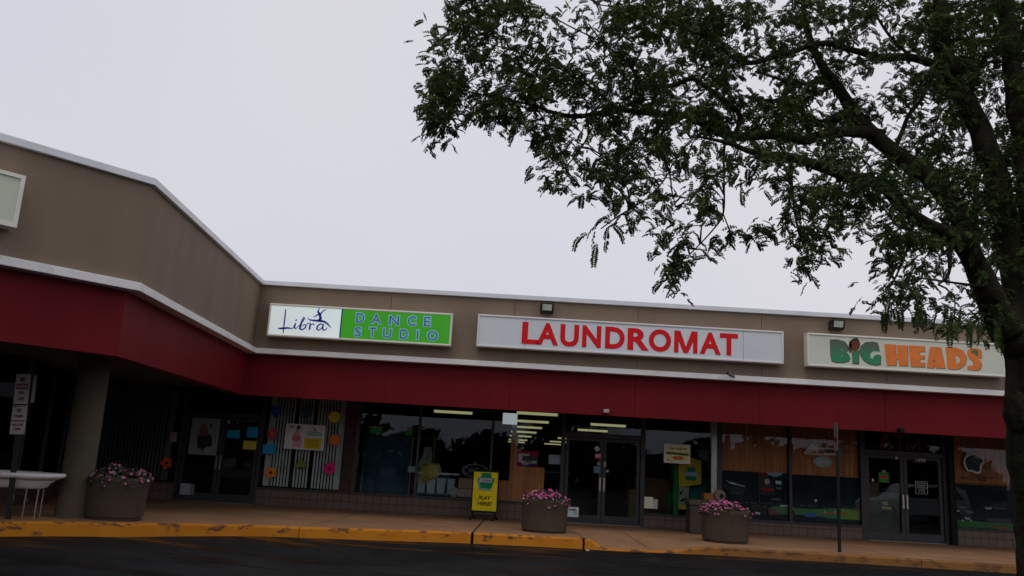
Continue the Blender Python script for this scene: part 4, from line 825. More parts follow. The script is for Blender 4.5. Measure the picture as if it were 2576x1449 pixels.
mp_('field', [(290, 1370), (500, 1375), (900, 1410), (1500, 1450), (1500, 1560), (900, 1500), (300, 1470)], C('mural_green2', .035, .12, .035), t, Z9)
mp_('red_track', [(900, 1455), (1200, 1480), (1240, 1520), (1100, 1510)], C('mural_track', .22, .06, .035), t, Z9, .004)
mp_('crowd_band', [(900, 1350), (1240, 1365), (1240, 1440), (900, 1400)], C('mural_crowd', .05, .05, .06), t, Z9, .003)
mp_('floodlight_glow', [(395+62*math.cos(i*.35), 975+58*math.sin(i*.35)) for i in range(18)], C('mural_halo', .04, .06, .14), t, Z9, .003); mp_('floodlight_disc', [(398+44*math.cos(i*.35), 972+40*math.sin(i*.35)) for i in range(18)], C('mural_bright', .62, .66, .75), t, Z9, .006)
for pts in ([(310, 1230), (365, 1238), (362, 1262), (308, 1258)], [(430, 1232), (500, 1236), (495, 1262), (430, 1256)], [(865, 1195), (965, 1195), (962, 1222), (880, 1220)]): mp_('lit_board', pts, C('mural_lit', .26, .29, .32), t, Z9, .004)
for pts in ([(330, 1170), (440, 1180), (440, 1192), (330, 1185)], [(490, 1180), (600, 1190), (600, 1210), (500, 1205)], [(1000, 1200), (1160, 1200), (1160, 1215), (1000, 1215)], [(570, 1240), (700, 1255), (690, 1285), (600, 1275)]): mp_('dim_board', pts, C('mural_dim', .06, .065, .075), t, Z9, .004)
for pts in ([(575, 1335), (650, 1345), (648, 1372), (585, 1368)], [(540, 1370), (560, 1370), (560, 1400), (540, 1400)], [(655, 1370), (678, 1372), (676, 1400), (658, 1400)]): mp_('white_mark', pts, C('mural_pale', .30, .33, .34), t, Z9, .006)
# beer neon signs
YQ = 22.03
Zb = lambda x, y: ((3150+x/7.247)/1.5901, (1700+y/7.247)/1.5901)
t = thing('mountain_neon', at(*Zb(950, 860), YQ), 'unlit mountain shaped beer neon with red and dark lettering', 'neon sign')
MB().prism(poly([Zb(475, 820), Zb(600, 640), Zb(700, 485), Zb(760, 540), Zb(800, 600), Zb(840, 585), Zb(900, 665), Zb(1400, 685), Zb(1420, 860), Zb(1040, 855), Zb(900, 880), Zb(520, 862)], YQ), YQ, YQ+.02).build('backing_panel', C('neon_back', .45, .42, .37), t)
mb = MB(); mb.tube([at(*Zb(*q), YQ-.02) for q in ((480, 825), (560, 700), (695, 495), (770, 560), (800, 610), (840, 595), (905, 670), (1410, 690), (1418, 860), (1040, 858))], .019, 6); mb.build('white_tube', C('neon_white', .45, .45, .43, .5), t)
mb = MB(); mb.tube([at(*Zb(*q), YQ-.02) for q in ((490, 835), (760, 850), (1010, 862), (1060, 815), (1390, 830))], .022, 6); mb.build('pink_underline', C('neon_pink', .38, .26, .25, .3), t)
mb = MB()
a = at(*Zb(570, 800), YQ); b_ = at(*Zb(1060, 720), YQ); textmb(mb, 'COORS', a.x, b_.x, a.z-.01, at(*Zb(800, 728), YQ).z, YQ-.035, YQ-.022, .02); mb.build('red_lettering', C('neon_red', .42, .05, .04), t)
mb = MB(); a = at(*Zb(1085, 800), YQ); b_ = at(*Zb(1370, 735), YQ); textmb(mb, 'LIGHT', a.x, b_.x, a.z-.005, b_.z+.005, YQ-.035, YQ-.001, .03); mb.build('dark_lettering', C('neon_dark', .025, .03, .03), t)
c = at(*Zb(1520, 770), YQ); box('bracket_tube', (c.x-.03, YQ, c.z-.10), (c.x+.03, YQ+.02, c.z+.09), C('neon_tag', .20, .19, .17), t)
t = thing('football_neon', at(*Zb(1035, 1240), YQ), 'grey white football shaped sign hanging below the mountain neon', 'neon sign')
c = at(*Zb(1030, 1075), YQ); bm = bmesh.new(); bmesh.ops.create_uvsphere(bm, u_segments=32, v_segments=16, radius=1)
for v in bm.verts: xx, yy, zz = v.co; k = (1-abs(xx)**1.6)**.5 if abs(xx) < 1 else 0; rr_ = math.hypot(yy, zz) or 1; v.co = Vector((c.x+xx*.262, YQ+.03+yy/rr_*k*.05, c.z+zz/rr_*k*.155))
me = bpy.data.meshes.new('ball'); bm.to_mesh(me); bm.free(); me.materials.append(C('ball_grey', .36, .40, .40, .6)); o = bpy.data.objects.new('ball', me); COL.objects.link(o); o.parent = t; o.matrix_parent_inverse = Matrix.Translation(t.location).inverted()
for q in me.polygons: q.use_smooth = True
mb = MB(); textmb(mb, 'COORS', c.x-.15, c.x+.15, c.z-.03, c.z+.045, YQ-.035, YQ-.02, .03); mb.build('pale_lettering', C('ball_white', .45, .45, .45), t)
t = thing('helmet_neon', at(*Z9(720, 700), YQ), 'unlit football helmet sign with dark teal shell and tan face guard', 'neon sign')
hs = [(625, 670), (590, 620), (565, 545), (570, 490), (610, 445), (680, 420), (740, 425), (800, 455), (840, 500), (845, 550), (810, 570), (800, 610), (805, 650), (790, 685), (750, 695), (700, 680), (670, 660)]
MB().prism(poly([Z9(*q) for q in hs], YQ), YQ, YQ+.03).build('helmet_shell', C('helmet_teal', .012, .028, .035, .25), t)
mb = MB(); mb.tube([at(*Z9(*q), YQ-.01) for q in hs+[hs[0]]], .032, 8); mb.build('pale_tube', C('helmet_tube', .38, .36, .30, .5), t)
mb = MB(); mb.prism(poly([Z9(*q) for q in ((615, 505), (680, 475), (760, 485), (810, 510), (760, 545), (700, 555), (650, 530))], YQ), YQ-.012, YQ-.001); mb.build('wing_mark', C('wing_grey', .07, .09, .10), t)
mb = MB(); mb.tube([at(*Z9(*q), YQ-.01) for q in ((820, 600), (860, 640), (850, 600), (900, 605), (930, 630), (935, 680), (905, 700), (870, 670), (860, 640), (920, 650))], .013, 6); mb.tube([at(*Z9(*q), YQ-.01) for q in ((810, 650), (850, 655), (880, 700))], .013, 6); mb.build('face_guard', C('guard_tan', .34, .22, .10, .5), t)
t2 = t; mb = MB(); a = at(*Z9(525, 790), YQ); b_ = at(*Z9(730, 745), YQ); textmb(mb, 'MILLER', a.x, b_.x, at(*Z9(630, 785), YQ).z, at(*Z9(630, 745), YQ).z, YQ-.012, YQ-.001, .01)
a = at(*Z9(850, 790), YQ); b_ = at(*Z9(1025, 745), YQ); textmb(mb, 'LITE', a.x, b_.x, at(*Z9(940, 788), YQ).z, at(*Z9(940, 748), YQ).z, YQ-.012, YQ-.001, .01); mb.build('brown_lettering', C('neon_brown', .22, .11, .07), t)
mb = MB(); mb.tube([at(*Z9(*q), YQ-.01) for q in ((750, 770), (780, 730), (830, 715), (810, 760), (820, 800), (870, 815), (890, 770), (850, 740))], .02, 6); mb.build('grey_swirl', C('swirl_grey', .09, .085, .08), t)
for (zz, lab) in ((Z9(413, 675), 'round pale spot on the plank board beside the helmet neon'),):
    c = at(*zz, YQ); o = MB().prism([(c.x+.05*math.cos(i*.4), c.z+.055*math.sin(i*.4)) for i in range(16)], YQ, YQ+.01).build('round_sticker', C('sticker_dim', .14, .12, .11)); tag(o, lab, 'sticker')
# ATM neon in the transom
Za = lambda x, y: ((3300+x/2.898)/1.5901, (1700+y/2.898)/1.5901)
t = thing('atm_neon', at(*Za(880, 290), YQ), 'unlit dark red neon letters ATM above the bar doors', 'neon sign')
nr = C('neon_darkred', .45, .05, .055, .6)
for nm, strokes in (('letter', [[(645, 285), (690, 118), (712, 118), (772, 290)], [(655, 232), (748, 238)]]), ('letter', [[(785, 118), (915, 128)], [(862, 124), (868, 298)]]), ('letter', [[(958, 300), (950, 135), (1022, 300), (1092, 145), (1098, 306)]])):
    mb = MB()
    for s_ in strokes: mb.tube([at(*Za(*q), YQ) for q in s_], .022, 6)
    mb.build(nm, nr, t)
# bar doors: number, sticker, posters
YD = 21.955
mb = MB(); a = at(*Za(1050, 432), YD); b_ = at(*Za(1168, 395), YD); textmb(mb, '1499', a.x, b_.x, a.z, a.z+.105, YD, YD+.003, .02); o = mb.build('door_number', C('number_white', .30, .30, .29)); tag(o, 'small white number 1499 at the top of the right bar door', 'number')
x0, x1, z0, z1 = tbox(*Za(1045, 648), *Za(1195, 806), YD)
t = thing('door_notice', ((x0+x1)/2, YD, z0), 'black and white framed notice on the right bar door', 'notice'); W = x1-x0; H = z1-z0; wn = C('notice_white', .20, .205, .20)
for nm, q in (('notice_edge', (0, 0, .05, 1)), ('notice_edge', (.95, 0, 1, 1)), ('notice_edge', (.05, 0, .95, .04)), ('notice_edge', (.05, .96, .95, 1))): box(nm, (x0+q[0]*W, YD, z0+q[1]*H), (x0+q[2]*W, YD+.004, z0+q[3]*H), wn, t)
mb = MB()
for tx, q in (('NOTICE', (.16, .76, .84, .90)), ('NO ENTRY', (.16, .60, .84, .72)), ('UNDER 21', (.10, .44, .90, .56)), ('AFTER', (.22, .27, .78, .39)), ('9 PM', (.22, .10, .78, .23))): textmb(mb, tx, x0+q[0]*W, x0+q[2]*W, z0+q[1]*H, z0+q[3]*H, YD, YD+.003, .02)
mb.build('notice_lettering', wn, t)
t = thing('green_sticker', at(*Za(680, 660), YD), 'green and red square sticker on the left bar door', 'sticker'); x0, x1, z0, z1 = tbox(*Za(620, 545), *Za(745, 670), YD)
box('sticker_sheet', (x0, YD, z0), (x1, YD+.003, z1), C('stk_green', .015, .14, .02), t); box('red_print', (x0+.04, YD-.003, z0+.10), (x1-.04, YD-.0005, z0+.17), C('stk_redp', .28, .02, .01), t); c = at(*Za(682, 540), YD); box('pale_top', (c.x-.05, YD-.003, c.z-.04), (c.x+.05, YD-.0005, c.z+.04), C('stk_mint', .10, .16, .09), t)
mb = MB(); a = at(*Za(672, 925), YD); textmb(mb, 'NO', a.x, a.x+.13, a.z, a.z+.09, YD, YD+.003, .02); a = at(*Za(660, 978), YD); textmb(mb, 'SMOKING', a.x, a.x+.25, a.z, a.z+.08, YD, YD+.003, .02); o = mb.build('door_lettering', C('letter_khaki', .22, .22, .13)); tag(o, 'small pale NO SMOKING lettering at mid height of the left bar door', 'lettering')
x0, x1, z0, z1 = tbox(*Za(508, 790), *Za(870, 1270), 22.05); 
o = box('door_reflection', (x0-.02, 22.05, .32), (x1, 22.08, at(*Za(690, 780), 22.05).z), mat('reflection_green', (.052, .056, .046), .6, .2, 2.)); tag(o, 'dull grey green painted reflection in the lower half of the left bar door', 'board')  # flat sheet whose colour stands for a pale reflection in the door glass
paper('tan_sheet', *Za(508, 660), *Za(630, 795), 22.03, C('tan_dim', .065, .045, .028), 'dim tan sheet behind the left bar door glass', 'paper')
for (x, y, r_, lab, cc) in ((828, 384, .035, 'small white round sticker at the top of the left bar door', .30), (556, 638, .032, 'small white oval sticker beside the tan sheet', .34)):
    c = at(*Za(x, y), YD); o = MB().prism([(c.x+r_*math.cos(i*.5), c.z+r_*1.15*math.sin(i*.5)) for i in range(12)], YD, YD+.003).build('round_sticker', C('sticker_%d' % int(cc*100), cc, cc, cc)); tag(o, lab, 'sticker')
# dim rooms for the bar
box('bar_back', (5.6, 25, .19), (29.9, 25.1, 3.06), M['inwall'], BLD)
GAIN = 1.
# ------------------------------------------------------------------ things on the pavement
mp_pot = mat('planter_aggregate', (.082, .060, .043), .85, .12, 12., .5, 160, stain=((.058, .044, .032), 2., .5, .3))
soil = mat('soil', (.02, .014, .01), .95, .3)
pet = [C('petal_pink', .52, .12, .28, .7), C('petal_hotpink', .50, .07, .22, .7), C('petal_pale', .60, .30, .42, .7), C('petal_mauve', .30, .14, .21, .7)]
leafm = C('petunia_leaf', .035, .055, .02, .7)
def planter(x, y, R, H, label, seed, w=(5, 3, 2, 1)):
    z = zside(x, y); t = thing('flower_planter', (x, y, z), label, 'planter', 'round concrete planters filled with pink flowers')
    prof = [(0, .0), (R*.90, .0), (R*.90, .045), (R*.955, .05), (R*.965, .12), (R*.975, .3*H), (R, H-.06), (R+.004, H-.05), (R+.004, H-.01), (R, H), (R-.07, H), (R-.07, H-.10), (0, H-.10)]
    o = MB().lathe((x, y, z), prof, 56).build('pot', mp_pot, t)
    for p in o.data.polygons: p.use_smooth = True
    o.modifiers.new('s', 'EDGE_SPLIT')
    MB().lathe((x, y, z), [(R-.08, H-.06), (R*.5, H-.03), (0, H-.02)], 32).build('soil', soil, t, smooth=True)
    rnd = random.Random(seed); fl = MB(); lf = MB()
    for i in range(330):
        a = rnd.uniform(0, 6.283); r = R*math.sqrt(rnd.random())*1.12; cx0, cy0 = x+r*math.cos(a), y+r*math.sin(a)
        bump = .10*mnoise.noise((cx0*3.1, cy0*3.1, seed)); cz0 = z+H+.03+.10*max(0, 1-(r/R)**2)+bump+rnd.uniform(-.04, .05)-(.10 if r > R else 0)*rnd.random()
        n_ = Vector((math.cos(a)*r/R*.8+rnd.uniform(-.5, .5), math.sin(a)*r/R*.8+rnd.uniform(-.9, .1), .8)).normalized(); u = n_.orthogonal().normalized(); v = n_.cross(u); c0 = Vector((cx0, cy0, cz0))
        if rnd.random() < (.48 if seed != 8 else .34):
            s_ = rnd.uniform(.020, .036); fl.cur = rnd.choices((0, 1, 2, 3), w)[0]; ph = rnd.random()*6
            vs = [c0-n_*s_*.35]
            for k in range(10):
                aa = ph+k*math.pi/5; rr_ = s_*(1 if k % 2 == 0 else .72); vs.append(c0+u*math.cos(aa)*rr_+v*math.sin(aa)*rr_+n_*rnd.uniform(-.2, .2)*s_)
            fl.add(vs, [(0, 1+k, 1+(k+1) % 10) for k in range(10)])
        for q in range(2):
            s_ = rnd.uniform(.02, .04); c1 = c0+Vector((rnd.uniform(-.04, .04), rnd.uniform(-.04, .04), -.035)); n2_ = Vector((rnd.uniform(-1, 1), rnd.uniform(-1, 1), rnd.uniform(.2, 1))).normalized(); u2 = n2_.orthogonal().normalized(); v2 = n2_.cross(u2)
            lf.add([c1-u2*s_, c1+v2*s_*.5, c1+u2*s_, c1-v2*s_*.5], [(0, 1, 2, 3)])
    tag(fl.build('flowers', pet, t), kind='stuff'); tag(lf.build('leaves', leafm, t), kind='stuff')
planter(.975, 18.62, .50, .67, 'round planter of pink flowers standing left of the laundromat doors', 3)
planter(4.87, 18.66, .505, .67, 'round planter of pink flowers in front of the bin, left of the bar', 5, (5, 4, 1, 1))
pl_ = (-6.06, 13.75)
planter(pl_[0], pl_[1], .455, .64, 'large round planter beside the tan column, flowers fading to mauve', 8, (3, 1, 2, 4))
# litter bin behind the right planter
Z8 = lambda x, y: ((2550+x/3.623)/1.5901, (1680+y/3.623)/1.5901)
a = at(*Z8(748, 1200), 20.6); b_ = at(*Z8(1112, 1200), 20.6); xm = (a.x+b_.x)/2; w = (b_.x-a.x)/2; zg = zside(xm, 20.6); zt_ = at(*Z8(930, 1160), 20.6).z
t = thing('litter_bin', (xm, 20.8, zg), 'square stone coloured litter bin half hidden by the right planter', 'bin')
MB().box((xm-w+.03, 20.6, zg), (xm+w-.03, 20.6+2*w-.06, zt_-.14)).build('bin_body', mat('bin_stone', (.085, .072, .055), .85, .2, 30., .4, 140), t, bevel=.03)
MB().box((xm-w, 20.57, zt_-.14), (xm+w, 20.57+2*w, zt_)).build('bin_lid', mat('bin_lid', (.10, .088, .072), .7, .15, 10.), t, bevel=.04)
c = at(*Z8(1030, 1225), 20.5); MB().prism([(c.x-.06, c.z-.03), (c.x+.055, c.z-.04), (c.x+.06, c.z+.02), (c.x-.05, c.z+.04)], 20.55, 20.568).build('white_label', C('label_white', .5, .5, .5), t)
# orange tub on the bin and a stone ornament behind the flowers
x0, x1, z0, z1 = tbox(*Z8(950, 1065), *Z8(1105, 1165), 20.9); 
t = thing('orange_box', ((x0+x1)/2, 20.9, zt_), 'orange box with pale yellow patches resting on the litter bin', 'box'); box('box_body', (x0, 20.8, zt_+.002), (x1, 21.05, zt_+.16), C('orange_box', .34, .12, .02), t, bevel=.01); box('yellow_patch', (x0+.04, 20.79, zt_+.02), (x1-.08, 20.798, zt_+.06), C('yellow_patch', .26, .22, .05), t)
t = thing('standing_ashtray', (at(*Z8(1185, 1200), 20.3).x, 20.3, .2), 'tan standing ashtray with a dark round hole behind the right planter', 'ashtray')
c = at(*Z8(1185, 1095), 20.3); mb = MB(); mb.lathe((c.x, 20.3, .2), [(0, 0), (.16, 0), (.17, .04), (.09, .12), (.06, .5), (.055, c.z-.35), (.10, c.z-.28)], 24); mb.build('stand', C('ash_tan', .16, .115, .08), t, smooth=True)
mb = MB(); mb.tube([(c.x, 20.2, c.z), (c.x, 20.36, c.z)], .135, 24); mb.build('ash_head', C('ash_tan', .16, .115, .08), t, bevel=.03); mb = MB(); mb.tube([(c.x+.03, 20.19, c.z-.01), (c.x+.03, 20.2, c.z-.01)], .05, 16); mb.build('ash_hole', M['black'], t)
# sandwich board
Z4 = lambda x, y: ((1400+x/2.229)/1.5901, (1550+y/2.229)/1.5901)
YA = 21.15; zg = zside(-.4, 21.2)
tl = at(*Z4(1102, 752), YA); br = at(*Z4(1310, 1105), YA); x0, x1 = at(*Z4(1096, 930), YA).x, at(*Z4(1312, 930), YA).x; z1 = at(*Z4(1210, 755), YA).z; z0 = at(*Z4(1200, 1100), YA).z; zf = at(*Z4(1200, 1165), YA).z
sh = zg+.02-zf
t = thing('sandwich_board', ((x0+x1)/2, YA, zg), 'yellow lottery sandwich board reading PLAY HERE! on black legs', 'sign')
fr = C('board_black', .012, .012, .012, .4); w = .035
def lean(o, ang, yy): o.location = Vector((0, 0, 0))
mb = MB(); mb.box((x0-w, YA, z0-w), (x0, YA+.03, z1+w)); mb.box((x1, YA, z0-w), (x1+w, YA+.03, z1+w)); mb.box((x0, YA, z1), (x1, YA+.03, z1+w)); mb.box((x0, YA, z0-w), (x1, YA+.03, z0)); mb.box((x0, YA+.015, z0), (x1, YA+.03, z1)); mb.build('board_frame', fr, t)
box('yellow_panel', (x0, YA+.004, z0), (x1, YA+.013, z1), C('lottery_bright', .85, .66, .008, .6), t); W = x1-x0; H = z1-z0
for xx in (x0+.02, x1-.02): MB().tube([(xx, YA+.02, z0-w), (xx, YA+.02, zg+.07)], .027, 8).build('leg', fr, t)
mb = MB()
for xx in (x0+.02, x1-.02): mb.tube([(xx-.05, YA-.22, zg+.01), (xx, YA-.04, zg+.09), (xx, YA+.02, zg+.10), (xx, YA+.10, zg+.09), (xx+.06, YA+.26, zg+.01)], .02, 8)
mb.tube([(x0+.02, YA+.02, zg+.10), (x1-.02, YA+.02, zg+.10)], .016, 8); mb.build('foot', fr, t)
cxk = x0+.53*W; czk = z0+.78*H; s_ = .30*W/.55*1.0
box('title_line', (x0+.15*W, YA-.002, z0+.52*H), (x1-.15*W, YA+.003, z0+.527*H), C('olive_line', .25, .19, .01), t)
MB().prism(KS(cxk-.03, czk-.03, s_*1.22), YA-.002, YA+.003).build('emblem_shadow', C('pale_teal', .22, .42, .33), t); MB().prism(KS(cxk, czk, s_*1.15), YA-.006, YA-.003).build('keystone_emblem', C('keystone_bright', .005, .22, .07), t)
box('emblem_band', (cxk-.235*W-.03, YA-.010, czk-.045*H), (cxk+.24*W, YA-.007, czk+.065*H), C('band_white', .42, .46, .46), t)
mb = MB(); textmb(mb, 'LOTTERY', cxk-.20*W, cxk+.20*W, czk-.022*H, czk+.022*H, YA-.014, YA-.011, .02); mb.build('emblem_lettering', fr, t)
mb = MB(); textmb(mb, 'PLAY', x0+.24*W, x0+.76*W, z0+.285*H, z0+.385*H, YA-.002, YA+.003, .03, .25); textmb(mb, 'HERE!', x0+.20*W, x0+.80*W, z0+.135*H, z0+.235*H, YA-.002, YA+.003, .03, .25); mb.build('black_lettering', fr, t)
# right sign post seen edge on
px_ = 7.0; pt = at(2112, 1385, 17.75); px_, py_ = pt.x, 17.75; zg = zside(px_, py_); ptop = at(2107, 1064, py_); pbot = at(2107, 1135, py_)
t = thing('edge_on_sign', (px_, py_, zg), 'thin dark post by the kerb with its sign turned edge on', 'street sign')
MB().box((px_-.028, py_-.02, zg-.02), (px_+.028, py_+.02, ptop.z-.02)).build('post', C('post_dark', .012, .011, .011, .5), t)
a_ = 1.42; dx, dy = .15*math.cos(a_), .15*math.sin(a_)
def plate(mb, cx0, cy0, hw, ang, z0, z1, th=.004):
    dx, dy = hw*math.cos(ang), hw*math.sin(ang); nx, ny = -math.sin(ang)*th, math.cos(ang)*th
    vs = []
    for p in ((-dx-nx, -dy-ny), (dx-nx, dy-ny), (dx+nx, dy+ny), (-dx+nx, -dy+ny)): vs += [(cx0+p[0], cy0+p[1], z0), (cx0+p[0], cy0+p[1], z1)]
    mb.add(vs, [(0, 2, 3, 1), (2, 4, 5, 3), (4, 6, 7, 5), (6, 0, 1, 7), (1, 3, 5, 7), (0, 6, 4, 2)]); return mb
plate(MB(), px_-.045, py_-.05, .15, 1.42, pbot.z, ptop.z).build('sign_plate', C('plate_back', .16, .12, .11, .4), t); plate(MB(), px_-.052, py_-.05, .13, 1.42, pbot.z+.18, pbot.z+.30).build('red_band', C('plate_red', .14, .02, .02), t)
# left sign post with two plates
lp = at(12, 1309, 12.55); lx, ly = lp.x+.0, 12.62; zg = zside(lx, ly)
pb = lambda x, y: at(x, y, ly)
t = thing('parking_sign', (lx, ly, zg), 'green metal post with two stacked NO PARKING plates by the kerb', 'street sign')
topz = at(64, 940, ly).z; xt = at(64, 940, ly).x
MB().box((lx-.035, ly-.015, zg-.02), (lx+.035, ly+.02, topz-.03)).build('post', C('post_green', .022, .026, .02, .5), t)
wh = mat('plate_white', (.55, .46, .46), .45, .12, 6.)
for nm, y0_, y1_, hw, ang, txt, dy_ in (('upper', 941, 1016, .125, -.22, ('NO', 'PARKING', 'FIRE', 'LANE'), -.028), ('lower', 1019, 1092, .12, -.16, ('NO', 'STOPPING', 'OR STANDING', 'TOW ZONE'), -.024)):
    z1 = at(60 if nm == 'upper' else 48, y0_, ly).z; z0 = at(50 if nm == 'upper' else 38, y1_, ly).z; xc = lx+.0
    o = plate(MB(), 0, 0, hw, 0, z0, z1).build('sign_plate', wh, t, bevel=.003); grp = [o]
    mb = MB(); H = z1-z0; redp = C('plate_redprint', .19, .035, .05); dk = C('plate_dark', .045, .035, .03)
    if nm == 'upper':
        mb.box((-hw+.02, -.007, z0+.50*H), (hw-.02, -.0045, z0+.68*H)); o1 = mb.build('red_band', redp, t); mb = MB(); textmb(mb, 'PARKING', -.09, .09, z0+.545*H, z0+.635*H, -.010, -.0075, .02); o2 = mb.build('band_lettering', wh, t)
        grp += [o1, o2]+[textmb(MB(), s_, -w_, w_, z0+a_*H, z0+b_*H, -.008, -.0045, f_).build('dark_lettering', dk, t) for s_, w_, a_, b_, f_ in (('NO', .045, .74, .90, .03), ('FIRE', .05, .32, .43, .01), ('LANE', .055, .12, .23, .01))]
    else:
        mb.box((-hw+.01, -.007, z0+.44*H), (hw-.01, -.0045, z0+.485*H)); mb.box((-hw+.01, -.007, z0+.95*H), (hw-.01, -.0045, z0+.975*H)); textmb(mb, 'VIOLATORS', -.09, .09, z0+.28*H, z0+.37*H, -.008, -.0045, .01); textmb(mb, 'TOWED', -.06, .06, z0+.13*H, z0+.22*H, -.008, -.0045, .01); o1 = mb.build('red_lettering', redp, t)
        mb = MB(); textmb(mb, 'NO', -.04, .04, z0+.76*H, z0+.89*H, -.008, -.0045, .03); textmb(mb, 'STANDING', -.08, .08, z0+.58*H, z0+.67*H, -.008, -.0045, .01); o3 = mb.build('dark_lettering', dk, t); grp += [o1, o3]
    for g in grp: g.matrix_parent_inverse = Matrix.Translation(t.location).inverted(); g.rotation_euler = (0, 0, ang); g.location = (xc, ly+dy_, 0)
plate(MB(), lx+.13, ly+.05, .05, 1.66, at(60, 1012, ly).z, at(64, 943, ly).z).build('angled_plate', C('plate_side', .24, .24, .21, .5), t)
t.rotation_euler = (0, -.055, 0)
# white tub on thin legs
Y0 = 13.0; c = at(55, 1200, Y0); zg = zside(c.x, Y0); zr = at(150, 1196, Y0).z; xr = at(157, 1195, Y0).x; xl = xr-1.55; xm = (xl+xr)/2; zbm = at(100, 1230, Y0).z; sy = .42
t = thing('white_basin', (xm, Y0, zg), 'white wide rimmed plastic basin on thin legs behind the parking sign', 'basin')
A_ = (xr-xl)/2
def oval(a, b_, z, n=48, e=2.6): return [(xm+a*math.copysign(abs(math.cos(q))**(2/e), math.cos(q)), Y0+b_*math.copysign(abs(math.sin(q))**(2/e), math.sin(q)), z) for q in [2*math.pi*k/n for k in range(n)]]
rings = [oval(A_-.30, .20, zbm), oval(A_-.22, .27, zbm+.03), oval(A_-.17, .31, zbm+.13), oval(A_-.145, .335, zbm+.16), oval(A_-.12, .35, zr-.08), oval(A_-.03, .41, zr-.045), oval(A_, .43, zr-.02), oval(A_, .43, zr+.012), oval(A_-.02, .41, zr+.02), oval(A_-.10, .35, zr), oval(A_-.14, .32, zr-.10), oval(A_-.28, .2, zbm+.03)]
mb = MB(); vs = [v for r in rings for v in r]; n = 48; mb.add(vs, [(i*n+k, i*n+(k+1) % n, (i+1)*n+(k+1) % n, (i+1)*n+k) for i in range(len(rings)-1) for k in range(n)]+[tuple(range(n-1, -1, -1)), tuple((len(rings)-1)*n+k for k in range(n))])
mb.build('basin_body', mat('basin_white', (.80, .76, .77), .45, .05, 3.), t, smooth=True)
for px0, py0, px1, py1, yy in ((97, 1232, 84, 1302, -.16), (67, 1232, 52, 1304, -.18), (37, 1232, 27, 1301, .18), (110, 1232, 100, 1298, .2)):
    x = at(px0, py0, Y0+yy).x; MB().tube([(x, Y0+yy, zbm+.02), (x, Y0+yy, zg+.0)], .011, 8).build('leg', M['alum'], t)
mb = MB(); x = at(60, 1260, Y0).x; mb.tube([at(67, 1252, Y0), at(70, 1264, Y0)], .012, 6); mb.tube([(x-.35, Y0+.1, zbm+.05), (x-.3, Y0+.1, zbm-.06), (x-.05, Y0+.1, zbm-.1)], .02, 8); mb.build('drain_hose', C('hose_grey', .08, .08, .08), t)
# leaf bits and pebbles
for i, (px, py, Yp, lab) in enumerate(((1478, 1384, 17.2, 'small white scrap on the asphalt beside the kerb gap'), )):
    d = ray(px, py); k = (zroad(1.8, 17)-CZ+.01)/d.z; o = MB().box((d.x*k-.03, d.y*k-.02, 0), (d.x*k+.03, d.y*k+.02, .02)).build('paper_scrap', M['paper']); o.location.z = zroad(1.8, 17)+.002; tag(o, lab, 'litter')

# white pickup-like wagon parked to the right of the viewer: outside the frame, mirrored in the bar door
t = thing('parked_car', (19.5, 4.5, 0), 'white wagon car seen only as a mirror image in the right bar door', 'car')
cw = mat('car_white', (.8, .8, .82), .3, .04, 2., spec=.5); X0, Y1 = 16.6, 4.5
prof = [(0, .35), (.02, .75), (.15, .92), (1.15, 1.02), (1.75, 1.55), (2.1, 1.66), (3.9, 1.66), (4.35, 1.50), (4.55, 1.0), (4.6, .45), (4.5, .32), (.1, .30)]
MB().prism([(X0+x, z) for x, z in prof], Y1-.9, Y1+.9).build('body', cw, t, bevel=.08)
for yy in (Y1-.905, Y1+.902): MB().prism([(X0+1.3, 1.06), (X0+1.85, 1.52), (X0+3.9, 1.54), (X0+4.25, 1.08)], yy, yy+.004).build('side_window', C('car_glass', .01, .012, .014, .1), t)
for xx in (X0+.85, X0+3.7):
    for yy in (Y1-.92, Y1+.72):
        wo = MB().tube([(xx, yy, .33), (xx, yy+.2, .33)], .33, 28).build('wheel', C('tyre', .01, .01, .01, .8), t)
        ri = MB().tube([(xx, yy-.006 if yy < Y1 else yy+.2, .33), (xx, yy-.001 if yy < Y1 else yy+.206, .33)], .2, 20).build('rim', M['alum']); ri.parent = wo; ri.matrix_parent_inverse = wo.matrix_parent_inverse.copy().inverted() if False else Matrix.Translation((0, 0, 0))
# ------------------------------------------------------------------ the honey locust on the right
TX = thing('honey_locust_tree', (4.15, 6.6, 0), 'large dark honey locust leaning in over the shops from the right', 'tree')
bark = mat('bark', (.021, .018, .012), .95, .5, 9., 1., 22, spec=.03, stretch=(1, 1, .3), stain=((.013, .017, .007), 5., .5, .2))
R2t = lambda x, y: (1761+x*.5640, y*.5640)
R1t = lambda x, y: (1006+x*.5207, y*.5207)
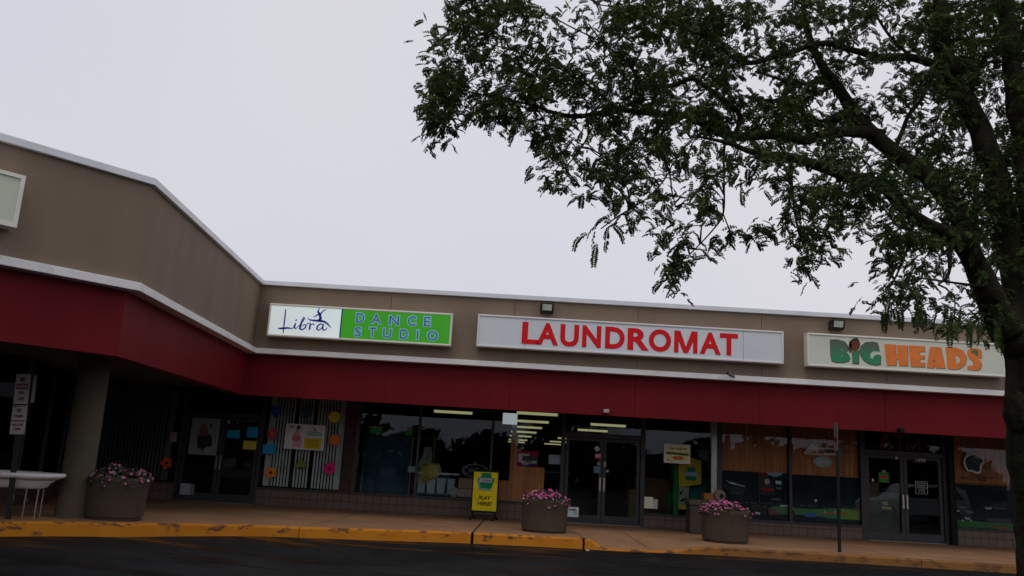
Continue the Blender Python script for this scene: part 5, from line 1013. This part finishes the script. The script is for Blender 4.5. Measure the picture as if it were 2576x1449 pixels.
# limbs: sightings with a width in sighting pixels and the limb's own distance
LIMBS = []
def limb(pts, fn=None, parent=None):
    out = []
    for x, y, w, Y in pts:
        q = fn(x, y) if fn else (x, y)
        p = at(q[0], q[1], Y); out.append((p, w*Y/F/2))
    LIMBS.append(out); return out
trunk = [(2664, 1700, 130, 6.6), (2640, 1450, 128, 6.6), (2628, 1330, 124, 6.6), (2612, 1200, 124, 6.6), (2600, 1120, 122, 6.6), (2594, 1045, 118, 6.6), (2594, 985, 108, 6.6), (2590, 930, 94, 6.6), (2572, 885, 84, 6.6), (2540, 845, 76, 6.55)]
limb(trunk)
limb([(2534, 845, 80, 6.55), (2505, 790, 72, 6.5), (2478, 720, 66, 6.45), (2452, 660, 58, 6.4), (2425, 612, 50, 6.3), (2400, 585, 44, 6.2)])
limb([(2425, 612, 46, 6.3), (2380, 590, 42, 6.15), (2330, 562, 34, 6.0), (2270, 520, 32, 5.9), (2210, 460, 32, 5.8), (2150, 440, 30, 5.75), (2050, 412, 28, 5.7), (1975, 395, 22, 5.6), (1902, 384, 16, 5.55), (1834, 361, 11, 5.5), (1760, 345, 6, 5.4)])
limb([(2452, 660, 54, 6.4), (2420, 570, 52, 6.5), (2375, 495, 50, 6.6), (2310, 430, 50, 6.7), (2250, 380, 44, 6.75), (2200, 342, 40, 6.8), (2145, 275, 34, 6.9), (2098, 215, 28, 7.0), (2060, 150, 22, 7.1), (2030, 80, 16, 7.2), (2015, -40, 10, 7.3)])
limb([(2215, 345, 34, 6.8), (2160, 333, 32, 6.7), (2077, 338, 28, 6.55), (2003, 350, 27, 6.4), (1930, 338, 25, 6.3), (1846, 338, 24, 6.2), (1790, 322, 22, 6.1), (1740, 295, 20, 6.0), (1683, 291, 18, 5.95), (1620, 281, 16, 5.9), (1553, 276, 14, 5.85), (1474, 292, 13, 5.8), (1422, 292, 12, 5.8), (1380, 281, 10, 5.75), (1344, 265, 8, 5.7), (1298, 255, 6, 5.7), (1240, 244, 5, 5.6), (1178, 229, 4, 5.6), (1120, 205, 3, 5.5)])
limb([(2534, 845, 66, 6.55), (2556, 760, 66, 6.7), (2545, 640, 64, 6.9), (2522, 540, 62, 7.0), (2505, 460, 62, 7.1), (2475, 360, 58, 7.2), (2440, 270, 54, 7.3), (2400, 200, 50, 7.4), (2378, 130, 46, 7.5), (2366, 30, 40, 7.6), (2360, -120, 30, 7.8)])
limb([(2395, 185, 34, 7.35), (2360, 165, 24, 7.2), (2297, 148, 22, 7.0), (2212, 141, 20, 6.8), (2145, 130, 18, 6.7), (2077, 107, 16, 6.6), (1987, 130, 15, 6.5), (1902, 158, 14, 6.4), (1846, 147, 12, 6.3), (1795, 102, 10, 6.2), (1740, 60, 7, 6.1), (1700, -20, 5, 6.0)])
limb([(2556, 760, 60, 6.7), (2600, 600, 60, 6.9), (2580, 420, 58, 7.1), (2560, 250, 54, 7.3), (2540, 100, 46, 7.5), (2520, -80, 36, 7.7)])
limb([(2400, 585, 20, 6.2), (2390, 640, 12, 6.0), (2385, 690, 8, 5.9), (2360, 716, 4, 5.8)])
limb([(1740, 195, 14, 6.1), (1680, 218, 13, 6.0), (1620, 213, 11, 6.0), (1594, 177, 9, 6.0), (1573, 151, 7, 6.0), (1520, 110, 5, 5.9), (1480, 60, 4, 5.9)]); limb([(1846, 338, 13, 6.2), (1860, 290, 14, 6.2), (1810, 240, 14, 6.1), (1740, 195, 13, 6.1)])
limb([(1846, 350, 14, 6.2), (1830, 362, 10, 5.9), (1822, 365, 8, 5.8), (1821, 420, 6, 5.7), (1822, 480, 5, 5.6), (1819, 540, 5, 5.5), (1790, 583, 4, 5.5), (1735, 640, 3, 5.4)]); limb([(1819, 540, 4, 5.5), (1840, 590, 3, 5.4), (1850, 620, 3, 5.4)])
limb([(1683, 291, 10, 5.95), (1650, 340, 8, 5.8), (1683, 432, 5, 5.6), (1690, 480, 4, 5.5), (1700, 520, 3, 5.5)]); limb([(1683, 432, 4, 5.6), (1640, 490, 4, 5.5), (1558, 542, 4, 5.4), (1512, 576, 3, 5.4)])
limb([(1344, 265, 6, 5.7), (1380, 330, 4, 5.6), (1350, 380, 3, 5.5)]); limb([(1474, 292, 6, 5.8), (1480, 340, 5, 5.7), (1440, 400, 4, 5.6), (1400, 440, 3, 5.5)])
limb([(1987, 395, 10, 5.7), (1990, 450, 8, 5.6), (1997, 520, 6, 5.5), (2010, 590, 4, 5.5), (2030, 630, 3, 5.4)]); limb([(1990, 450, 5, 5.6), (1975, 560, 4, 5.5), (1920, 590, 3, 5.4), (1860, 610, 3, 5.4)])
limb([(2300, 541, 10, 5.95), (2290, 600, 8, 5.8), (2270, 660, 6, 5.8), (2240, 720, 4, 5.7), (2210, 745, 3, 5.7)]); limb([(2478, 720, 10, 6.4), (2400, 712, 6, 6.2), (2320, 700, 4, 6.0)])
limb([(2145, 275, 14, 6.9), (2100, 300, 10, 6.7), (2040, 300, 8, 6.5), (1980, 260, 6, 6.4), (1900, 250, 5, 6.2)]); limb([(2098, 215, 12, 7.0), (2050, 230, 9, 6.8), (1960, 200, 7, 6.5), (1900, 180, 5, 6.3)])
limb([(1553, 276, 9, 5.85), (1500, 230, 8, 5.8), (1440, 190, 6, 5.8), (1380, 160, 5, 5.7), (1300, 130, 4, 5.7), (1230, 110, 3, 5.6)]); limb([(1520, 110, 4, 5.9), (1440, 70, 4, 5.8), (1350, 30, 3, 5.8), (1220, 40, 2.5, 5.7)]); limb([(1795, 102, 8, 6.2), (1690, 60, 6, 6.1), (1600, 30, 5, 6.0), (1500, 10, 3, 6.0)])
limb([(2250, 380, 14, 6.75), (2280, 300, 12, 6.9), (2320, 240, 10, 7.0), (2340, 200, 8, 7.1)]); limb([(2297, 148, 10, 7.0), (2240, 90, 8, 6.9), (2200, 30, 6, 6.8)])
def cr(P, sub=5):
    out = []
    n = len(P)
    for i in range(n-1):
        p0 = P[max(i-1, 0)]; p1 = P[i]; p2 = P[i+1]; p3 = P[min(i+2, n-1)]
        for k in range(sub):
            t = k/sub; t2 = t*t; t3 = t2*t
            p = .5*((2*p1[0])+(p2[0]-p0[0])*t+(2*p0[0]-5*p1[0]+4*p2[0]-p3[0])*t2+(-p0[0]+3*p1[0]-3*p2[0]+p3[0])*t3)
            out.append((p, p1[1]+(p2[1]-p1[1])*t))
    out.append(P[-1]); return out
NODES = []; mbT = MB()
for li, l in enumerate(LIMBS):
    c = cr(l, 6); pts = []; rads = []
    for i, (p, r) in enumerate(c):
        w = r*.9
        q = p+Vector((mnoise.noise(p*3+Vector((li, 0, 0))), mnoise.noise(p*3+Vector((5, li, 0))), mnoise.noise(p*3+Vector((0, 9, li)))))*min(w*.9, .035)
        rr = r*(1+.09*mnoise.noise(p*9+Vector((li, 3, 3)))); pts.append(q); rads.append(max(rr, .0035))
        if li > 0: NODES.append((q, rr))
    mbT.tube(pts, rads, 14 if l[0][1] > .05 else 7)
# burl at the height of the fascia
tr = mbT.build('trunk', bark, TX, smooth=True)
bm = bmesh.new(); bmesh.ops.create_icosphere(bm, subdivisions=4, radius=1)
for ctr, rx, rz in (((2566, 1030), .06, .17),):
    c = at(*ctr, 6.45)
    for v in bm.verts: q = v.co.copy(); k = 1+.22*mnoise.noise(q*2.2)+.08*mnoise.noise(q*6); v.co = Vector((c.x+q.x*rx*k, 6.52+q.y*.12*k, c.z+q.z*rz*k))
me = bpy.data.meshes.new('burl'); bm.to_mesh(me); bm.free(); me.materials.append(bark)
for q in me.polygons: q.use_smooth = True
o = bpy.data.objects.new('burl', me); COL.objects.link(o); o.parent = TX; o.matrix_parent_inverse = Matrix.Translation(TX.location).inverted()
DEN = """0 2 7 8 8 6 6 7 8 8 8 8 7 7 6 7 8 8 8 8 9 9 9 9 9
0 3 6 2 3 3 0 3 7 8 8 8 6 4 4 6 7 7 7 8 9 9 9 9 9
0 4 7 4 5 6 1 4 7 8 8 8 7 5 5 6 5 5 7 8 8 9 9 9 9
3 7 2 4 6 8 8 7 8 8 6 5 6 6 6 5 7 6 5 8 8 9 9 8 9
7 8 2 5 8 7 7 6 8 8 5 5 7 6 6 7 6 3 3 6 8 9 6 7 9
4 7 6 7 6 6 7 6 4 5 7 7 7 7 7 8 8 6 4 4 6 9 3 7 9
1 5 1 0 2 5 5 6 4 5 3 3 6 6 6 8 8 6 4 4 5 8 4 8 9
0 0 0 0 0 5 4 1 5 5 3 4 4 4 4 5 7 7 4 5 7 8 5 8 9
0 0 0 0 0 3 4 7 8 5 5 5 3 1 5 4 5 7 6 5 7 8 7 8 9
0 0 0 0 0 0 4 3 4 6 1 5 1 1 1 5 7 7 7 6 6 7 8 8 8
0 0 0 0 0 0 0 1 3 5 0 5 1 0 0 6 4 7 7 7 5 7 8 8 8
0 0 0 0 0 0 0 0 0 0 3 1 2 2 3 5 4 3 5 7 7 8 7 8 8
0 0 0 0 0 0 0 0 0 2 5 1 4 2 0 5 5 0 2 6 6 5 8 8 8
0 0 0 0 0 0 0 0 0 1 6 0 1 0 0 2 0 0 0 5 6 2 8 7 8
0 0 0 0 0 0 0 0 0 0 1 0 0 0 0 0 0 0 4 6 5 1 6 6 7
0 0 0 0 0 0 0 0 0 0 0 0 0 0 0 0 0 0 2 1 3 5 6 6 6
0 0 0 0 0 0 0 0 0 0 0 0 0 0 0 0 0 0 0 0 0 3 4 3 4"""
DEN = [[int(v) for v in r.split()] for r in DEN.split('\n')]
rnd = random.Random(42)
NP = np.array([[*q] for q, r in NODES]); 
def depth_at(px, py):
    # crown distance: follows the nearest limb as seen, spread by its own thickness
    v = at(px, py, 6.0); d = np.hypot(NP[:, 0]*6/NP[:, 1]-v.x, (NP[:, 2]-CZ)*6/NP[:, 1]-(v.z-CZ))
    k = int(np.argmin(d+np.array([0]))); return NP[k], d[k]
LV = []; LF = []
tw = MB()
def frond(base, d, L, mb_v, mb_f, npair=10, lw=.0105, ll=.030, hang=.5):
    # pinnate leaf: rachis plus paired leaflets
    d = d.normalized(); p = base.copy(); side = d.cross(Vector((0, 0, 1)));
    if side.length < .1: side = Vector((1, 0, 0))
    side.normalize(); roll = rnd.uniform(-.9, .9); up = side.cross(d).normalized(); side = (side*math.cos(roll)+up*math.sin(roll)).normalized()
    st = L/npair
    for i in range(npair):
        d2 = (d+Vector((0, 0, -1))*hang*.11*i/1.).normalized(); q = p+d2*st; nrm = side.cross(d2).normalized()
        # rachis
        o = len(mb_v); w = .0014
        mb_v.extend([p-side*w, p+side*w, q+side*w, q-side*w]); mb_f.append((o, o+1, o+2, o+3))
        k = .55+.45*math.sin(math.pi*(i+1.2)/(npair+1.5))
        for s_ in (-1, 1):
            if rnd.random() < .06: continue
            a = (side*s_*.93+d2*.38+nrm*rnd.uniform(-.35, .15)+Vector((0, 0, -.25))).normalized(); l_ = ll*k*rnd.uniform(.85, 1.15); ww = lw*k
            c = d2-a*a.dot(d2); c = c.normalized() if c.length > .01 else d2
            m_ = q+a*l_*.5; o = len(mb_v)
            mb_v.extend([q, m_-c*ww, q+a*l_, m_+c*ww]); mb_f.append((o, o+1, o+2, o+3))
        p = q; d = d2
def cluster(px, py, Y, nf, spread):
    c = at(px, py, Y)
    for _ in range(nf):
        a = rnd.uniform(0, 6.283); b0 = c+Vector((rnd.gauss(0, spread), rnd.gauss(0, spread*1.4), rnd.gauss(0, spread*.8)))
        d = Vector((math.cos(a), math.sin(a)*.8, rnd.uniform(-.85, .5)))
        frond(b0, d, rnd.uniform(.065, .115), LV, LF, rnd.randint(6, 9), lw=.0100, ll=rnd.uniform(.021, .030), hang=.35)
for r, row in enumerate(DEN):
    for cI, den in enumerate(row):
        if not den: continue
        # each cell: several small clusters, twigs run to them from the nearest limb
        ncl = max(1, int(round(den*(1.12+.06*den)*(1.35 if den >= 7 and cI > 11 and r < 11 else 1.3 if den >= 7 and cI > 9 else 1.1 if den >= 7 else 1)*(.7 if r > 11 and cI > 17 else 1))))
        for k in range(ncl):
            px = 1024+64*cI+rnd.uniform(-8, 72); py = 50*r+rnd.uniform(-6, 56)
            if px < 1066: continue
            nz = mnoise.noise(Vector((px*.018, py*.022, 1.7)))
            if nz < -.12 and den < 9 and rnd.random() < .8: continue
            node, dd = depth_at(px, py)
            Y = node[1]+(rnd.uniform(-.5, .5) if node[1] < 6 else rnd.uniform(-.35, .95))*(.4+den/9)
            if rnd.random() < .30:
                # twig
                b0 = Vector(node); e0 = at(px, py, Y); mid = (b0+e0)/2+Vector((rnd.uniform(-.06, .06), rnd.uniform(-.06, .06), rnd.uniform(-.02, .08)))
                if (b0-e0).length < 1.0: tw.tube([b0, (b0+mid)/2+Vector((0, 0, .02)), mid, (mid+e0)/2+Vector((rnd.uniform(-.02, .02), 0, .01)), e0], [.008, .0065, .005, .0038, .0025], 4, False)
            cluster(px, py, Y, rnd.randint(6, 9), .034+.022*rnd.random())
# hand-placed outer sprays seen against the sky
for (x, y, dx, dz, n_) in ((1558, 560, -1, -.25, 1), (1540, 560, -.55, .18, 1), (1530, 568, -.15, -1, 1), (1500, 565, -.28, -1, 1), (1535, 562, .8, -.45, 1), (1510, 560, -.9, -.55, 1), (1480, 585, -.95, -.5, 1), (1500, 610, -.15, -1, 1)):
    frond(at(x, y, 5.4), Vector((dx, rnd.uniform(-.3, .3), dz)), .17, LV, LF, 12, ll=.033, lw=.011, hang=.35)
for _ in range(18):
    x = rnd.uniform(2330, 2520); y = 770+rnd.uniform(-20, 40); frond(at(x, y, 6.1+rnd.uniform(-.2, .3)), Vector((rnd.uniform(-.7, .3), rnd.uniform(-.4, .4), rnd.uniform(-1, -.4))), rnd.uniform(.16, .26), LV, LF, 13, ll=.034, lw=.012)
for _ in range(14):
    x = rnd.uniform(2225, 2330); y = rnd.uniform(750, 785); frond(at(x, y, 5.8), Vector((rnd.uniform(-.5, .5), rnd.uniform(-.4, .4), -1)), rnd.uniform(.12, .18), LV, LF, 10)
for _ in range(60):
    x = rnd.uniform(1078, 1150); y = rnd.uniform(180, 310); frond(at(x, y, 5.5+rnd.uniform(-.2, .2)), Vector((rnd.uniform(-1, .3), rnd.uniform(-.5, .5), rnd.uniform(-1, .3))), rnd.uniform(.10, .16), LV, LF, 10)
# crown beyond the frame: above and to the right
for _ in range(420):
    px = rnd.uniform(1500, 3300); py = rnd.uniform(-700, 0) if px < 2600 else rnd.uniform(-700, 800)
    Y = 6.8+rnd.uniform(-1.5, 1.5); cluster(px, py, Y, 4, .09)
def leafmat():
    m, N, L, b = newmat('locust_leaf'); N.remove(b); out = N['Material Output']
    ge = N.new('ShaderNodeNewGeometry'); tc = N.new('ShaderNodeTexCoord'); nz = N.new('ShaderNodeTexNoise'); nz.inputs['Scale'].default_value = 2.2; nz.inputs['Detail'].default_value = 3; L.new(tc.outputs['Object'], nz.inputs['Vector'])
    mxv = N.new('ShaderNodeMath'); mxv.operation = 'MULTIPLY_ADD'; L.new(ge.outputs['Random Per Island'], mxv.inputs[0]); mxv.inputs[1].default_value = .5; L.new(nz.outputs['Fac'], mxv.inputs[2])
    r = N.new('ShaderNodeValToRGB'); L.new(mxv.outputs[0], r.inputs[0]); r.color_ramp.elements[0].position = .4; r.color_ramp.elements[1].position = 1.05
    r.color_ramp.elements[0].color = (.010, .024, .012, 1); r.color_ramp.elements[1].color = (.085, .118, .036, 1)
    df = N.new('ShaderNodeBsdfDiffuse'); tl = N.new('ShaderNodeBsdfTranslucent'); mx = N.new('ShaderNodeMixShader'); mx.inputs[0].default_value = .35
    L.new(r.outputs[0], df.inputs[0]); L.new(r.outputs[0], tl.inputs[0]); L.new(df.outputs[0], mx.inputs[1]); L.new(tl.outputs[0], mx.inputs[2]); L.new(mx.outputs[0], out.inputs[0]); return m
M['leaf'] = leafmat()
me = bpy.data.meshes.new('crown'); me.from_pydata([tuple(v) for v in LV], [], LF); me.materials.append(M['leaf']); me.update()
o = bpy.data.objects.new('crown', me); COL.objects.link(o); o.parent = TX; o.matrix_parent_inverse = Matrix.Translation(TX.location).inverted(); o['kind'] = 'stuff'
tag(tw.build('twigs', bark, TX), kind='stuff')
print('leaf faces', len(LF))
# ------------------------------------------------------------------ trees across the parking lot (mirrored in the shop glass)
LV2 = []; 
mb = MB(); rnd = random.Random(5)
for i in range(46):
    x = -75+i*3.4+rnd.uniform(-1, 1); h = 4.6+2.2*mnoise.noise((x*.11, 0, 0))+rnd.uniform(-.6, .8); y = -26+rnd.uniform(-3, 3); mb.tube([(x, y, -.4), (x, y, h*.6)], .18, 6)
    for _ in range(420):
        u = Vector((rnd.gauss(0, 1), rnd.gauss(0, 1), rnd.gauss(0, 1))).normalized()*rnd.random()**.4; c = Vector((x+u.x*2.5, y+u.y*2.2, h*.47+u.z*h*.52)); s_ = rnd.uniform(.3, .75)
        a = Vector((rnd.gauss(0, 1), rnd.gauss(0, 1), rnd.gauss(0, 1))).normalized(); b1 = a.orthogonal().normalized(); c1 = a.cross(b1); mb.add([c-b1*s_, c-c1*s_*.6, c+b1*s_, c+c1*s_*.6], [(0, 1, 2, 3)])
tag(mb.build('woods', mat('far_foliage', (.02, .03, .014), .95, .3, .5)), 'belt of trees across the parking lot, seen mirrored in the shop windows', 'woods', kind='stuff')
# ------------------------------------------------------------------ sky, sun, camera
w = bpy.data.worlds.new('World'); S.world = w; w.use_nodes = True; N = w.node_tree.nodes; L = w.node_tree.links
bg = N['Background']; sky = N.new('ShaderNodeTexSky'); sky.sky_type = 'NISHITA'; sky.sun_disc = False; sky.sun_elevation = math.radians(62); sky.sun_rotation = math.radians(200); sky.air_density = 2; sky.dust_density = 5
tc = N.new('ShaderNodeTexCoord'); nz = N.new('ShaderNodeTexNoise'); nz.inputs['Scale'].default_value = 1.1; nz.inputs['Detail'].default_value = 5; nz.inputs['Roughness'].default_value = .45; L.new(tc.outputs['Generated'], nz.inputs['Vector'])
r = N.new('ShaderNodeValToRGB'); L.new(nz.outputs['Fac'], r.inputs[0]); r.color_ramp.elements[0].position = .3; r.color_ramp.elements[1].position = .7
r.color_ramp.elements[0].color = (.655, .67, .78, 1); r.color_ramp.elements[1].color = (.765, .755, .805, 1)
sc = N.new('ShaderNodeMixRGB'); sc.blend_type = 'MULTIPLY'; sc.inputs[0].default_value = 1; L.new(r.outputs[0], sc.inputs[1]); sc.inputs[2].default_value = (9.6, 9.6, 9.6, 1)
mx = N.new('ShaderNodeMixRGB'); mx.inputs[0].default_value = .94; L.new(sky.outputs[0], mx.inputs[1]); L.new(sc.outputs[0], mx.inputs[2])
L.new(mx.outputs[0], bg.inputs['Color']); bg.inputs['Strength'].default_value = .1
sun = bpy.data.lights.new('sun', 'SUN'); sun.energy = .5; sun.angle = math.radians(25); sun.color = (1, .95, .88)
so = bpy.data.objects.new('sun', sun); COL.objects.link(so)
el, az = math.radians(62), math.radians(200)
dirv = Vector((math.sin(az)*math.cos(el), math.cos(az)*math.cos(el), math.sin(el))); so.rotation_euler = (-dirv).to_track_quat('-Z', 'Y').to_euler(); so.location = (0, -10, 30)
cam = bpy.data.cameras.new('camera'); co = bpy.data.objects.new('camera', cam); COL.objects.link(co); S.camera = co
cam.sensor_width = 36; cam.lens = 3360/4096*36; cam.clip_end = 3000; cam.clip_start = .05
c, s = math.cos(ROL), math.sin(ROL); sp_, cp = math.sin(PIT), math.cos(PIT)
R_ = Vector((c, -s*sp_, s*cp)); U_ = Vector((-s, -c*sp_, c*cp)); Fw = Vector((0, cp, sp_))
mw_ = Matrix(((R_.x, U_.x, -Fw.x, 0), (R_.y, U_.y, -Fw.y, 0), (R_.z, U_.z, -Fw.z, CZ), (0, 0, 0, 1))); co.matrix_world = mw_
S.view_settings.view_transform = 'Standard'; S.view_settings.look = 'None'; S.view_settings.exposure = 0; S.view_settings.gamma = 1
S.render.engine = 'CYCLES'; S.cycles.max_bounces = 6; S.cycles.transparent_max_bounces = 12; S.cycles.diffuse_bounces = 3; S.cycles.glossy_bounces = 4
